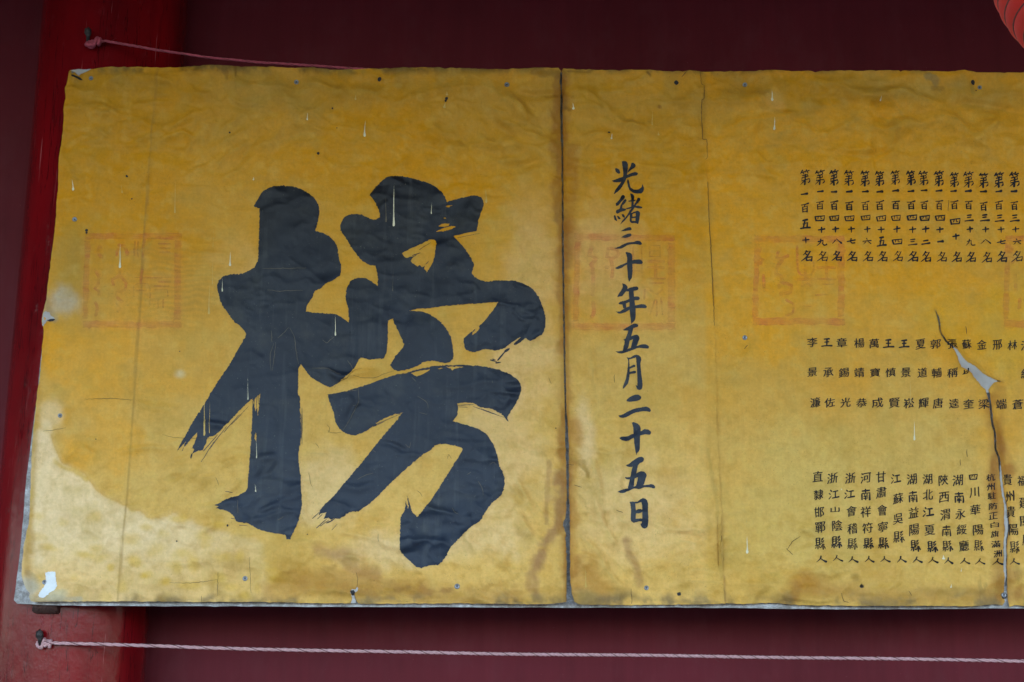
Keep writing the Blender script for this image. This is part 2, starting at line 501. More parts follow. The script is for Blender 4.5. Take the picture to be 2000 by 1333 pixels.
# creases that can be followed in the picture
C = [
 ([(320,162),(335,168),(354,178)],4,.003), ([(188,222),(204,228),(222,226)],4,.003), ([(250,214),(275,208),(300,204),(330,203),(350,200)],4,.0035),
 ([(366,193),(385,190),(402,193),(425,187)],5,.004), ([(300,190),(320,188),(345,193)],4,.0025), ([(205,240),(202,262),(215,274),(232,272)],4,.0028),
 ([(252,290),(275,278),(300,272)],4,.0022), ([(315,277),(335,272),(360,262),(380,272),(402,258)],4.5,.003), ([(330,260),(350,248),(385,232)],4,.0025),
 ([(402,302),(425,290),(455,272),(490,255),(520,240)],5,.003), ([(425,325),(450,305),(480,285),(500,277)],5,.003), ([(500,295),(530,280),(560,262)],5,.003),
 ([(355,248),(372,236),(387,231)],4,.002), ([(410,240),(430,234),(425,250)],4,.002), ([(455,165),(490,176),(520,170),(560,158)],7,.003),
 ([(575,162),(610,170),(660,185),(700,195)],8,.0035), ([(650,185),(700,178),(735,185),(770,172)],8,.004), ([(500,300),(540,285),(590,262),(640,262)],9,.003),
 ([(955,215),(975,225),(1000,230)],6,.004), ([(960,232),(985,245),(1000,243)],6,.005), ([(955,245),(975,300),(985,340)],8,.004),
 ([(975,155),(990,180),(1005,205),(1030,230),(1060,250)],8,.007), ([(1000,185),(1040,192),(1080,188),(1095,190)],6,.006), ([(1015,205),(1030,250),(1060,265)],8,.005),
 ([(1000,320),(1040,300),(1080,290),(1095,285)],8,.004), ([(1000,260),(1050,275),(1090,290)],9,.005), ([(770,340),(790,320),(805,300)],7,.003), ([(850,290),(870,275),(900,285)],8,.003),
 ([(1010,350),(1050,330),(1090,325)],9,.003), ([(960,300),(1010,290),(1050,300)],9,.003),
 ([(1100,190),(1140,185),(1200,188),(1260,180)],9,.004), ([(1110,225),(1150,215),(1200,222)],7,.003), ([(1130,275),(1160,270),(1190,262)],6,.004),
 ([(1170,240),(1210,235),(1240,250),(1260,240)],7,.003), ([(1300,215),(1330,200),(1350,190),(1372,205)],8,.004), ([(1120,300),(1160,295),(1200,300),(1230,290)],7,.003),
 ([(1130,330),(1170,340),(1200,310)],6,.002), ([(1240,300),(1280,310),(1330,290)],7,.003),
 ([(1385,195),(1430,190),(1480,195),(1540,185)],9,.004), ([(1400,265),(1450,245),(1500,240),(1560,230)],10,.005), ([(1480,165),(1478,190),(1488,212),(1505,220)],6,.003),
 ([(1640,180),(1700,190),(1750,185),(1800,200),(1850,215)],9,.006), ([(1840,225),(1880,205),(1920,208),(1960,218),(2010,230)],7,.006), ([(1790,235),(1830,232),(1860,238),(1890,265),(1930,280)],8,.005),
 ([(1650,298),(1690,298),(1715,300)],5,.003), ([(1550,200),(1600,215),(1650,205)],9,.004), ([(1700,255),(1740,260),(1770,240)],8,.003), ([(1430,300),(1500,285),(1560,290)],10,.003),
 ([(1750,215),(1745,240),(1740,290),(1750,340)],8,.003),([(1560,165),(1620,170),(1680,160)],8,.003),
 ([(385,460),(410,468),(440,466)],6,.003), ([(370,490),(420,498),(458,500)],5,.002), ([(270,785),(290,795),(330,800),(360,797)],6,.003), ([(155,868),(175,882),(200,893)],5,.0025),
 ([(220,890),(255,880),(300,875),(340,880)],4,.003), ([(340,955),(360,935),(390,925),(400,915)],5,.003), ([(430,920),(445,905),(470,898)],4.5,.0035), ([(385,938),(410,935),(425,930)],4,.003),
 ([(300,945),(340,935),(370,930)],4,.002), ([(120,905),(140,890),(160,875)],4,.002), ([(200,965),(220,958),(250,950)],4,.0025), ([(60,1020),(62,1070),(58,1120)],7,.004),
 ([(500,900),(520,895),(545,890)],6,.0025), ([(588,890),(620,888),(655,890)],6,.003), ([(560,1060),(590,1055),(640,1060)],6,.002),
 ([(640,880),(660,885),(690,880)],6,.003), ([(725,1020),(745,1023),(765,1025)],5,.0025), ([(735,1083),(755,1078),(780,1080)],5,.0025), ([(900,1040),(915,1060),(935,1085)],8,.003), ([(935,1070),(960,1075),(975,1085)],6,.0035),
 ([(1000,1000),(1020,1020),(1035,1050),(1060,1070)],8,.004), ([(985,1110),(1005,1120),(1040,1118)],6,.003), ([(1005,1000),(1030,1035),(1048,1052)],7,.004),
 ([(985,935),(1010,965),(1040,1000)],8,.003), ([(990,860),(1030,880),(1075,890)],8,.003),
 ([(1150,650),(1155,700),(1160,750),(1172,800)],6,.003), ([(1150,880),(1168,940),(1172,980),(1185,1010)],6,.006), ([(1135,930),(1155,960),(1165,1000),(1180,1030),(1200,1065),(1205,1085)],7,.006),
 ([(1150,1060),(1170,1080),(1180,1110),(1200,1135),(1215,1148),(1260,1150)],6,.0045), ([(1125,1040),(1150,1065),(1170,1085)],7,.004), ([(1260,1150),(1300,1150),(1340,1138),(1380,1135),(1410,1142),(1500,1145)],5,.003),
 ([(1330,1115),(1360,1112),(1380,1115)],4,.0025), ([(1350,1045),(1375,1035),(1395,1022)],6,.003), ([(1450,1120),(1480,1125),(1520,1115),(1560,1105)],5,.003), ([(1540,1060),(1560,1040),(1600,1030),(1650,1015)],8,.003),
 ([(1410,1010),(1440,1000),(1480,1000)],8,.002), ([(1240,560),(1265,575),(1280,590)],7,.002), ([(1310,600),(1340,610),(1370,620)],6,.003), ([(1180,720),(1185,770),(1175,820)],8,.002),
 ([(640,725),(660,735),(690,740)],5,.003), ([(655,752),(680,737),(715,728),(745,726)],3.5,.003), ([(690,760),(700,790),(690,800),(672,842)],3.5,.003),
 ([(1200,1075),(1240,1090),(1260,1120)],7,.003), ([(1600,1075),(1680,1085),(1740,1070)],8,.002), ([(1520,1125),(1560,1118),(1640,1120)],6,.0025),
]
for pl, sg, am in C:
    k = 1.0 if random.random() < 0.75 else -1.0
    crease(pl, sg, am * k * 1.7, one=1.9)
# scattered small rumples, denser in the rumpled zones
def rumple(cx, cy, rx, ry, n, ang, L, sig, amp):
    for _ in range(n):
        x = cx + random.gauss(0, .5) * rx; y = cy + random.gauss(0, .5) * ry
        a = math.radians(ang + random.gauss(0, 22)); l = L * random.uniform(.4, 1.5)
        bow = random.uniform(-.2, .2) * l
        dx, dy = math.cos(a), -math.sin(a)
        pts = [(x - dx * l / 2, y - dy * l / 2), (x + dy * bow, y - dx * bow), (x + dx * l / 2, y + dy * l / 2)]
        crease(crom(pts, l / 6, False), sig * random.uniform(.6, 1.1), 2.2 * amp * random.choice((1, 1, -1)) * random.uniform(.5, 1.1), one=1.6)
rumple(300, 230, 240, 120, 26, 20, 60, 4, .0018)
rumple(480, 300, 160, 120, 14, 30, 90, 6, .002)
rumple(760, 260, 240, 140, 14, 15, 90, 10, .002)
rumple(1010, 260, 90, 160, 16, -40, 90, 8, .003)
rumple(1230, 230, 160, 110, 18, 10, 80, 7, .0022)
rumple(1650, 230, 330, 90, 20, 5, 120, 9, .003)
rumple(1040, 980, 90, 180, 12, -50, 80, 7, .002)
rumple(1180, 1000, 90, 140, 12, -60, 80, 6, .0022)
rumple(300, 950, 240, 160, 22, 20, 80, 5, .0016)
rumple(600, 960, 300, 160, 20, 10, 70, 6, .0016)
rumple(1500, 1090, 300, 80, 18, 10, 90, 7, .0018)
rumple(800, 1120, 300, 50, 12, -10, 70, 5, .0018)
rumple(1300, 800, 300, 200, 12, 60, 90, 9, .0016)
rumple(1000, 600, 900, 400, 30, 30, 110, 12, .0014)

SEAM1 = [(1095,132),(1095,160),(1096,200),(1097,300),(1098,400),(1099,520),(1101,640),(1104,800),(1106,900),(1108,1000),(1109,1100),(1111,1190)]
SEAM2 = [(1367,130),(1367,144),(1370,170),(1375,173),(1374,200),(1370,202),(1372,277),(1380,278),(1381,314),(1378,316),(1382,360),(1386,440),(1390,520),(1395,640),(1398,760),(1401,860),(1408,1000),(1410,1120),(1415,1190)]
BAND = [(311,136),(303,230),(295,333),(285,440),(276,600),(266,740),(258,880),(248,1020),(234,1180)]
TEAR_R = [(1824,606),(1832,625),(1834,650),(1845,668),(1857,681),(1864,688),(1872,701),(1882,712.5),(1895,719),(1907.5,729),(1920,737),(1933,742),(1939,744),(1955,747),(1939,749.5),(1933,756),(1927,763.5),(1929.5,772),(1932,785),(1934,805),(1936,830),(1940,850),(1941,880),(1948,900),(1951,932),(1954,960),(1958,985),(1960,1005),(1964,1020),(1963,1040),(1959,1064),(1960,1095),(1962,1125),(1965,1150),(1967,1176)]
TEAR_L = [(1961,1176),(1959,1150),(1957,1125),(1953.5,1095),(1953,1064),(1955,1040),(1954,1020),(1954,1005),(1953,985),(1949.5,960),(1946.5,932),(1944,900),(1937,880),(1936.5,850),(1932,830),(1930,805),(1928,785),(1924,772),(1921.5,763.5),(1912,756),(1908,750),(1899,741),(1888,729),(1873,720),(1867,710),(1863,697),(1856,684),(1843,671),(1833,653),(1829,628)]
TEAR = TEAR_R + TEAR_L
crease(BAND, 3.0, .0012, taper=False)
crease(SEAM1, 5.0, .0055, taper=False)
crease(SEAM1, 26, .004, taper=False)
crease([p for p in TEAR_R[:14]], 9, .010, one=2.0)
crease([p for p in TEAR_R[16:]], 7, .008, one=2.0)
crease([(1850,672),(1880,700),(1935,735)], 26, .006)
# curled top left corner and left border
crease([(137,150),(150,158),(165,162)], 6, .006)
crease([(92,600),(84,680),(76,760),(66,900),(60,1000),(52,1090),(50,1150)], 8, .006, taper=False)
crease([(56,1150),(66,1165),(100,1172)], 7, .006)
crease([(60,1160),(60,1140),(52,1120)], 5, .006)
# the cloth is held down at its screws
SCREWS = [(179,155),(580,163.5),(990,168.5),(147,430),(119,813),(480,1131),(89,1138),(893,1146),(1320,165),(1454,168),(1912,173),(1454,661),(1262,1149),(1325,1161),(1959,1163)]
H = H - H.min() * 0 + 0.006
for sx, sy in SCREWS:
    r2 = (PX - sx) ** 2 + (PY - sy) ** 2
    H = H * (1 - 0.75 * np.exp(-r2 / (24.0 ** 2)))
H = np.maximum(H, 0.0012 + 0.001 * N40)

def hs(x, z):
    x = np.asarray(x, float); z = np.asarray(z, float)
    u = np.clip((x - x0g) / GS, 0, NX - 1.001); v = np.clip((z - z0g) / GS, 0, NZ - 1.001)
    i = u.astype(int); j = v.astype(int); fu = u - i; fv = v - j
    return (H[i, j] * (1 - fu) + H[i + 1, j] * fu) * (1 - fv) + (H[i, j + 1] * (1 - fu) + H[i + 1, j + 1] * fu) * fv

# ------------------------------------------------------------------ stains, fading and painted fold shading of the cloth
def c3(r, g, b):
    return np.array(srgb(r, g, b)[:3])
K = np.zeros(PX.shape + (3,))
def mixin(m, col):
    global K
    m = np.clip(m, 0, 1)[..., None]
    K = K * (1 - m) + col * m
def ss(x, a, b):
    t = np.clip((x - a) / (b - a), 0, 1)
    return t * t * (3 - 2 * t)
K[:] = c3(206, 140, 12)
dx_ = PX + (N120 - .5) * 220; dy_ = PY + (N120 - .5) * 160 + (N40 - .5) * 60
mixin(ss(dy_, 420, 1000) * 0.72, c3(230, 188, 112))               # dustier lower down
mixin(ss(N300, .42, .62) * .35, c3(198, 158, 78))
mixin(ss(N40, .5, .75) * .3, c3(190, 134, 38))
mixin((1 - ss(dy_, 150, 420)) * .45, c3(186, 138, 44))
# the third sheet is deeper gold, richer at its top and left
m3 = ss(PX, 1372, 1384)
mixin(m3 * (1 - ss(dy_, 500, 900)) * .8, c3(228, 152, 4))
mixin(m3 * (.5 + .5 * ss(N120, .4, .6)) * .4, c3(198, 150, 56))
def blob(x, y, rx, ry, a, col, soft=.6, warp=1.0, rot=0):
    X = PX - x + (N40 - .5) * rx * warp; Y = PY - y + (N40[::-1] - .5) * ry * warp
    if rot:
        c_, s_ = math.cos(math.radians(rot)), math.sin(math.radians(rot))
        X, Y = X * c_ + Y * s_, -X * s_ + Y * c_
    d = np.hypot(X / rx, Y / ry)
    mixin((1 - ss(d, 1 - soft, 1 + soft * .3)) * a, col)
def stroke(poly, r, a, col, soft=.7, warp=.8, rim=False):
    poly = crom(poly, 25, False)
    sel, d, fr, _ = segdist(poly, r * 2.2 + 8)
    n = N14[sel] * .5 + N40[sel] * .5
    dd = d + (n - .5) * r * 2 * warp
    m = (1 - ss(dd, r * (1 - soft), r * (1 + soft * .4))) * a * (.85 + .9 * (N40[sel] - .4))
    if rim:
        m = np.clip(m * .75 + a * .9 * np.exp(-((dd - r * .95) / 1.8) ** 2), 0, 1)
    K[sel] = K[sel] * (1 - np.clip(m, 0, 1)[:, None]) + col * np.clip(m, 0, 1)[:, None]
RICH = c3(224, 152, 12); PALE = c3(238, 208, 164); RUST = c3(136, 72, 18); PURP = c3(156, 108, 70); OLIVE = c3(148, 126, 62); BROWN = c3(104, 72, 30); GREY = c3(176, 172, 160)
# rich yellow patches left
for b_ in [(100,660,40,90,.7,RICH),(180,720,90,120,.55,RICH),(230,880,60,70,.45,RICH),(150,900,45,60,.6,RICH),(330,620,90,60,.15,RICH),(160,560,70,60,.3,RICH),
           (150,560,80,130,.3,OLIVE),(140,500,40,80,.35,OLIVE),(160,170,90,50,.3,c3(176,130,30)),(250,170,120,40,.3,c3(176,130,30)),(700,290,220,90,.2,RICH),(1000,150,60,30,.4,RICH),
           (900,220,70,60,.35,c3(190,138,40)),(420,330,180,70,.2,RICH),(1150,180,60,40,.5,c3(178,130,26)),(1250,160,120,40,.35,RICH),(1430,160,80,60,.5,c3(172,118,14)),
           (1600,180,120,50,.45,c3(166,120,16)),(1440,320,70,120,.3,RICH),(1500,660,60,80,.5,RICH),(1450,560,70,120,.3,RICH),(1960,650,70,130,.45,c3(206,160,40)),(1840,620,60,60,.4,c3(210,160,40)),(1950,850,60,140,.35,RICH),
           (840,190,40,60,.3,c3(196,140,36)),(460,520,60,80,.12,PALE),(1720,180,110,30,.35,OLIVE),(1880,190,140,30,.35,OLIVE),(620,190,140,40,.25,OLIVE),(330,760,140,30,.25,RICH)]:
    blob(*b_[:4], b_[4], b_[5])
# pale washed corner lower left with a ragged yellow border
pw = inside([(62,850),(88,838),(104,850),(112,900),(128,915),(150,918),(175,935),(195,965),(235,990),(262,1000),(300,1012),(350,1010),(420,1040),(520,1060),(520,1200),(20,1200)], PX + (N40 - .5) * 40, PY + (N14 - .5) * 18 + (N40 - .5) * 30)
sm = pw.astype(float)
for _ in range(3):
    sm = (sm + np.roll(sm, 1, 0) + np.roll(sm, -1, 0) + np.roll(sm, 1, 1) + np.roll(sm, -1, 1)) / 5
mixin(sm * (.86 - .5 * ss(PX, 240, 520)) * (1 - .55 * ss(PY, 1040, 1140)), PALE)
mixin(np.exp(-((sm - .35) / .16) ** 2) * .45 * (1 - ss(PX, 300, 420)), c3(196, 140, 24))
stroke([(112,905),(125,915),(150,922),(172,938)], 6, .6, c3(206, 158, 36))
for k in range(46):                                          # yellow freckles in it
    x = random.uniform(70, 560); y = random.uniform(1000, 1170)
    blob(x, y, random.uniform(8, 26), random.uniform(6, 16), random.uniform(.2, .6), c3(212, 166, 52), .7)
blob(125,590,38,36,.75,GREY,.7); blob(100,615,22,18,.6,GREY,.6); blob(350,737,14,10,.6,c3(214,206,178),.9); blob(105,815,32,34,.5,PALE); blob(1505,205,26,34,.35,c3(200,170,110))
stroke([(92,590),(100,612),(110,628)], 9, .8, c3(150,140,120))
stroke([(72,830),(66,920),(64,1000),(66,1080)], 8, .6, c3(186,146,60)); stroke([(62,1000),(56,1080),(60,1120)], 8, .5, c3(190,140,44))
stroke([(96,830),(92,900),(80,1000),(80,1100)], 11, .5, PALE)
# pale haze right of the big character and low centre
for b_ in [(1010,700,110,120,.3,PALE),(1040,520,60,160,.2,PALE),(760,1080,120,40,.4,PALE),(640,960,90,90,.35,PALE),(900,1060,160,50,.35,PALE),(980,900,100,160,.3,PALE),(1210,760,160,220,.3,c3(208,176,104)),(1240,1000,140,130,.25,PALE),
           (1140,860,24,90,.5,PALE),(1560,1000,160,160,.35,c3(206,180,104)),(1700,880,300,80,.25,c3(206,176,96)),(1180,500,90,120,.2,PALE)]:
    blob(*b_)
# rust along the seam and elsewhere
stroke([(1091,175),(1087,260),(1089,330),(1091,430)], 13, .85, RUST, .9, 1.8); stroke([(1100,160),(1098,200),(1101,300)], 6, .6, RUST, .6, 1.8); stroke([(1100,170),(1098,190),(1100,240)], 5, .7, c3(100,52,16)); stroke([(1118,300),(1120,360),(1110,430),(1108,520)], 14, .5, RUST)
stroke([(1098,440),(1096,560),(1097,680),(1098,700)], 10, .75, c3(160,98,40), .9, 1.8); stroke([(1103,420),(1105,560),(1108,640)], 9, .35, RUST)
stroke([(1100,810),(1097,850),(1098,890)], 9, .6, RUST); blob(1122,850,18,38,.65,c3(176,118,48)); blob(1120,480,22,40,.3,RUST)
stroke([(1115,900),(1135,905),(1146,925),(1148,935)], 6, .7, c3(150,116,56),.4,1.2); stroke([(1108,600),(1109,900),(1111,1100)], 5, .3, RUST)
stroke([(1085,945),(1098,935),(1100,970),(1090,1030),(1070,1050),(1055,1090),(1042,1120),(1042,1150),(1052,1175)], 12, .72, PURP, .9, 1.8)
stroke([(1098,940),(1092,980),(1098,1020)], 16, .6, PURP, .9, 1.8); stroke([(1072,905),(1070,950),(1066,1000),(1066,1025)], 5, .6, PURP, .5)
stroke([(1092,1030),(1060,1080),(1046,1110)], 14, .5, PURP, .9, 1.8); stroke([(1106,1050),(1104,1100),(1105,1178)], 5, .8, c3(150,92,30)); stroke([(1120,960),(1120,1060),(1118,1120)], 10, .4, c3(190,130,40))
stroke([(1222,1055),(1228,1085),(1238,1100),(1246,1120),(1252,1140)], 9, .65, PURP, .9, 1.6); stroke([(1216,1057),(1232,1058)], 3, .5, PURP)
stroke([(1158,1090),(1150,1120),(1165,1145),(1180,1150)], 16, .55, c3(182,124,44)); stroke([(1412,1128),(1413,1178)], 2.2, .6, PURP, .5)
stroke([(625,1075),(650,1085),(675,1082),(680,1100),(700,1115),(735,1125)], 16, .55, PURP, .9); blob(690,1085,40,24,.3,PURP,.9)
stroke([(560,1110),(640,1140),(700,1160),(820,1150)], 30, .6, c3(178,128,44), .9); blob(620,1150,120,22,.35,c3(170,120,44))
stroke([(820,1152),(850,1158),(880,1152),(860,1166)], 8, .6, c3(160,110,60), .5, 1.6); stroke([(705,1158),(740,1160),(800,1148)], 6, .4, BROWN, .6, 1.8); stroke([(720,1176),(760,1168),(780,1174)], 6, .5, c3(120,104,80), .5, 1.6)
blob(1565,1145,34,34,.6,c3(190,130,40)); blob(1550,1160,14,22,.5,RUST); blob(1700,1115,60,24,.4,c3(196,142,56)); blob(1665,1128,10,10,.6,c3(140,104,40)); blob(1600,1160,40,14,.3,RUST)
for b_ in [(1935,990,10,40,.5,RUST),(1950,860,14,46,.75,RUST),(1936,930,9,60,.65,RUST),(1968,920,22,16,.65,c3(150,86,30)),(1948,1145,12,40,.6,c3(140,88,30)),(1982,1118,9,24,.55,c3(140,100,46)),(1970,1120,10,30,.5,c3(150,100,44)),(1985,1160,9,16,.6,c3(160,96,30)),(1930,1160,60,8,.4,c3(130,104,50)),(1850,1155,70,10,.35,c3(140,120,64)),(1910,1155,4,28,.4,c3(120,104,60))]:
    blob(*b_)
stroke([(1922,1175),(1915,1160),(1922,1142)], 3, .5, c3(120,104,60)); stroke(TEAR_L[5:], 3, .45, c3(140,84,28)); stroke(TEAR_R[:16], 4, .4, c3(150,90,20)); stroke(TEAR_R[16:], 4, .5, c3(140,84,30))
stroke(BAND, 2.6, .55, c3(142,102,46), .4, .5)
stroke([(1381,880),(1400,1000),(1406,1130)], 5, .3, OLIVE)
mixin(FOLD * .22, OLIVE)  # olive on crease flanks: grime, plus fold shading painted into the colour
mixin(ss(N14, .5, .8) * .22, c3(176, 128, 40)); mixin(ss(1 - N14, .55, .8) * .2, c3(214, 180, 96))
mixin(ss(1 - N120, .5, .7) * .3 * (1 - ss(dy_, 500, 900)), c3(204, 142, 20)); mixin(ss(N40[:, ::-1], .55, .75) * .25, c3(176, 142, 62))
# broad brown water stains
SB = c3(152, 92, 30)
stroke([(1098,160),(1099,400),(1102,700),(1105,900)], 14, .42, SB, .9, 1.9)
stroke([(1106,880),(1110,1000),(1112,1175)], 20, .5, SB, .9, 1.8)
stroke([(540,1160),(640,1130),(720,1140),(860,1165),(1000,1172)], 26, .42, SB, .95, 1.8)
stroke([(1130,1100),(1150,1150),(1200,1172)], 24, .4, SB, .95, 1.8)
stroke([(1540,1170),(1570,1135),(1620,1150),(1700,1165),(1900,1168),(1990,1165)], 20, .42, SB, .95, 1.8)
stroke([(1930,790),(1940,860),(1942,940),(1948,1040),(1950,1160)], 16, .5, SB, .9, 1.8)
stroke([(1950,760),(1955,860),(1966,930)], 12, .4, SB, .9, 1.8)
# edge grime
EN = vnoise(PX * .8 + PY * .6, PY * .8 - PX * .6, 46, 31, 5, .65)
edge_t = 1 - ss(PY + (EN - .5) * 14, 141, 157)
mixin(edge_t * ss(EN, .42, .62) * .8, c3(90, 72, 40)); mixin((1 - ss(PY, 146, 240)) * ss(N40, .45, .7) * .3, OLIVE)
edge_b = ss(PY + (EN - .5) * 40, 1154, 1181)
mixin(edge_b * ss(EN[::-1], .40, .62) * .8, c3(110, 92, 66)); mixin(ss(PY, 1120, 1175) * ss(N40, .42, .66) * .3, c3(160,124,62))
stroke([(440,140),(444,150),(446,160)], 5, .5, BROWN, .6, 1.6); stroke([(462,138),(464,156)], 3, .6, BROWN); stroke([(1040,150),(1090,152),(1110,148)], 6, .5, BROWN, .6, 1.8)
stroke([(1110,148),(1150,149)], 2, .5, BROWN); stroke([(1808,155),(1820,160),(1824,168)], 7, .6, c3(120,110,80), .5, 1.2); stroke([(1262,148),(1268,153)], 2.5, .7, BROWN)
stroke([(1820,178),(1838,178)], 4, .4, BROWN, .5, 2); stroke([(1098,219),(1112,222)], 3.5, .6, BROWN, .5, 1.4); blob(1287,214,5,4,.8,c3(130,80,24)); blob(1896,180,5,14,.5,OLIVE)
blob(60,1150,22,30,.75,GREY); blob(110,1165,36,14,.6,c3(190,184,160)); stroke([(60,1170),(160,1172)], 7, .6, c3(170,160,140), .5, 1.4); stroke([(70,1128),(60,1120)], 6, .6, c3(160,140,110))
for x, y, l in [(386,500,60),(360,530,40),(310,590,30)]:
    pass
# level pin stripes where the cloth was rubbed
rub = np.clip(1 - np.hypot((PX - 345) / 120, (PY - 565) / 110), 0, 1) * 1.6
strp = .5 + .5 * np.sin((PY + (N120 - .5) * 60 + PX * .02) * 2 * np.pi / 11.0)
mixin(np.clip(rub, 0, 1) * strp * .26, c3(128, 104, 52))
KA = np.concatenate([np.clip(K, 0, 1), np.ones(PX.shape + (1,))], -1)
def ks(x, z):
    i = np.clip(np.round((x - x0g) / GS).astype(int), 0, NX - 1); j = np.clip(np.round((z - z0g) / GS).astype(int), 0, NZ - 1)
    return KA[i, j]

# ------------------------------------------------------------------ materials
M_CANVAS = mat_canvas()
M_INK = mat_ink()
M_INKS = mat_simple('small_black_ink', srgb(26, 24, 26), .6, .3, 60, .2, .0005)
M_INKS.node_tree.nodes['Principled BSDF'].inputs['Specular IOR Level'].default_value = .25
M_SEAL = mat_seal()
M_BACK = mat_backing()
M_LACQ = mat_lacquer()
M_WALL = mat_wall()
M_SCREW = mat_simple('zinc_screw', srgb(150, 150, 154), .35, .4, 300, .2, .0005, .8)
M_HOLE = mat_simple('dark_screw_recess', srgb(26, 22, 24), .7)
M_DRIP = mat_simple('pale_paint_drip', srgb(222, 212, 176), .5, .12, 200)
M_DRIPF = mat_simple('faint_paint_drip', srgb(204, 168, 84), .55, .15, 200)
M_SCRATCH = mat_simple('bare_scratch', srgb(104, 92, 72), .7, .3, 200)
M_CRACK_SHADE = mat_simple('dark_crack_and_edge_shade', srgb(74, 56, 30), .8, .3, 200)
M_WHITE = mat_simple('white_ground_coat', srgb(232, 232, 232), .6, .12, 120)
M_ROPE_L = mat_simple('pale_pink_rope', srgb(206, 160, 164), .85, .25, 260, .6, .001, dark=srgb(176, 132, 128)[:3])
M_ROPE_U = mat_simple('red_pink_rope', srgb(190, 84, 100), .85, .4, 220, .6, .001)
M_TAPE = mat_simple('rope_seam_thread', srgb(96, 54, 52), .9, .3, 200)
M_NAIL = mat_simple('old_iron', srgb(62, 56, 54), .6, .5, 120, .5, .002, .3)
M_WOOD = mat_simple('dark_wood_block', srgb(76, 44, 34), .8, .5, 80, .5, .003)
M_SILK = mat_simple('red_lantern_silk', srgb(246, 62, 46), .6, .12, 60, .15, .002)
M_SILK.node_tree.nodes['Principled BSDF'].inputs['Sheen Weight'].default_value = .3
_n = M_SILK.node_tree
_tr = _n.nodes.new('ShaderNodeBsdfTranslucent'); _tr.inputs[0].default_value = srgb(250, 70, 50)
_mx = _n.nodes.new('ShaderNodeMixShader'); _mx.inputs[0].default_value = .55
_n.links.new(_n.nodes['Principled BSDF'].outputs[0], _mx.inputs[1]); _n.links.new(_tr.outputs[0], _mx.inputs[2])
_n.links.new(_mx.outputs[0], _n.nodes['Material Output'].inputs[0])
M_WIRE = mat_simple('lantern_wire', srgb(120, 70, 66), .6)
M_GOLD = mat_simple('lantern_cap_gilt', srgb(190, 140, 50), .4, .3, 60, .2, .001, .6)
M_PAVE = mat_simple('grey_paving', srgb(70, 68, 66), .8, .25, 3, .2, .01)
M_EAVE = mat_simple('eave_boards', srgb(70, 34, 30), .6, .3, 8, .3, .004)

# ------------------------------------------------------------------ the place: ground, wall, eave
def box(name, x0, x1, y0, y1, z0, z1, mat, **kw):
    V = [(x, y, z) for x in (x0, x1) for y in (y0, y1) for z in (z0, z1)]
    Fc = [(0, 1, 3, 2), (4, 6, 7, 5), (0, 4, 5, 1), (2, 3, 7, 6), (0, 2, 6, 4), (1, 5, 7, 3)]
    return link(name, mesh_from(name, V, Fc), mat, smooth=False, **kw)
WALL_Y = 0.27
V = [(-60, -80, 0), (60, -80, 0), (60, 1, 0), (-60, 1, 0)]
link('ground', mesh_from('ground', V, [(0, 1, 2, 3)]), M_PAVE, kind='structure', smooth=False)
wall = box('wall', -12, 12, WALL_Y, WALL_Y + .4, 0.0, 3.32, M_WALL, kind='structure')
EAVE_Z = 3.2
eave = empty('roof_eave', (0, WALL_Y, EAVE_Z), 'dark boarded eave overhanging the maroon wall, above the picture', 'eave')
def child_box(name, parent, x0, x1, y0, y1, z0, z1, mat):
    o = wloc(parent)
    ob = box(name, x0 - o.x, x1 - o.x, y0 - o.y, y1 - o.y, z0 - o.z, z1 - o.z, mat)
    ob.parent = parent
    return ob
child_box('soffit_board', eave, -14, 14, -3.85, .6, EAVE_Z + .13, EAVE_Z + .2, M_EAVE)
for k in range(-8, 9):
    child_box('rafter', eave, k * .6 - .05, k * .6 + .05, -3.8, WALL_Y - .003, EAVE_Z, EAVE_Z + .127, M_EAVE)

# ------------------------------------------------------------------ pillar
PR = 0.152
PCY = 0.035 + PR
pl = P(26, 666, PCY - .02); pr = P(319, 666, PCY - .02)
pcx = (pl.x + pr.x) / 2; PR = (pr.x - pl.x) / 2 * 0.985
PCY = 0.03 + PR
V, Fc = [], []
SEG, RW = 96, 60
zz = [0.25 + (EAVE_Z - .25) * i / RW for i in range(RW + 1)]
for z in zz:
    for k in range(SEG):
        a = 2 * math.pi * k / SEG
        r = PR * (1 + .004 * math.sin(3 * a + z * 2) + .003 * math.sin(7 * a - z * 5))
        V.append((r * math.cos(a), r * math.sin(a), z))
for i in range(RW):
    for k in range(SEG):
        k2 = (k + 1) % SEG
        Fc.append((i * SEG + k, i * SEG + k2, (i + 1) * SEG + k2, (i + 1) * SEG + k))
pillar = empty('pillar', (pcx, PCY, 0), 'thick round pillar with glossy red lacquer behind the left end of the notice', 'pillar')
link('shaft', mesh_from('shaft', V, Fc), M_LACQ, pillar)
V, Fc = [], []
prof = [(PR * 1.0, .25), (PR * 1.35, .24), (PR * 1.5, .18), (PR * 1.45, .1), (PR * 1.7, .08), (PR * 1.7, 0)]
for r, z in prof:
    for k in range(SEG):
        a = 2 * math.pi * k / SEG
        V.append((r * math.cos(a), r * math.sin(a), z))
for i in range(len(prof) - 1):
    for k in range(SEG):
        k2 = (k + 1) % SEG
        Fc.append((i * SEG + k, i * SEG + k2, (i + 1) * SEG + k2, (i + 1) * SEG + k))
link('stone_base', mesh_from('stone_base', V, Fc), M_PAVE, pillar)
def pillar_y(x):
    d = min(abs(x - pcx), PR * .98)
    return PCY - math.sqrt(PR * PR - d * d)

# ------------------------------------------------------------------ the notice board
org = P(1000, 1186)
board = empty('notice_board', (org.x, 0.02, org.z), 'long yellow cloth notice with big ink character, screwed to a grey sheet', 'notice board')
O = wloc(board)

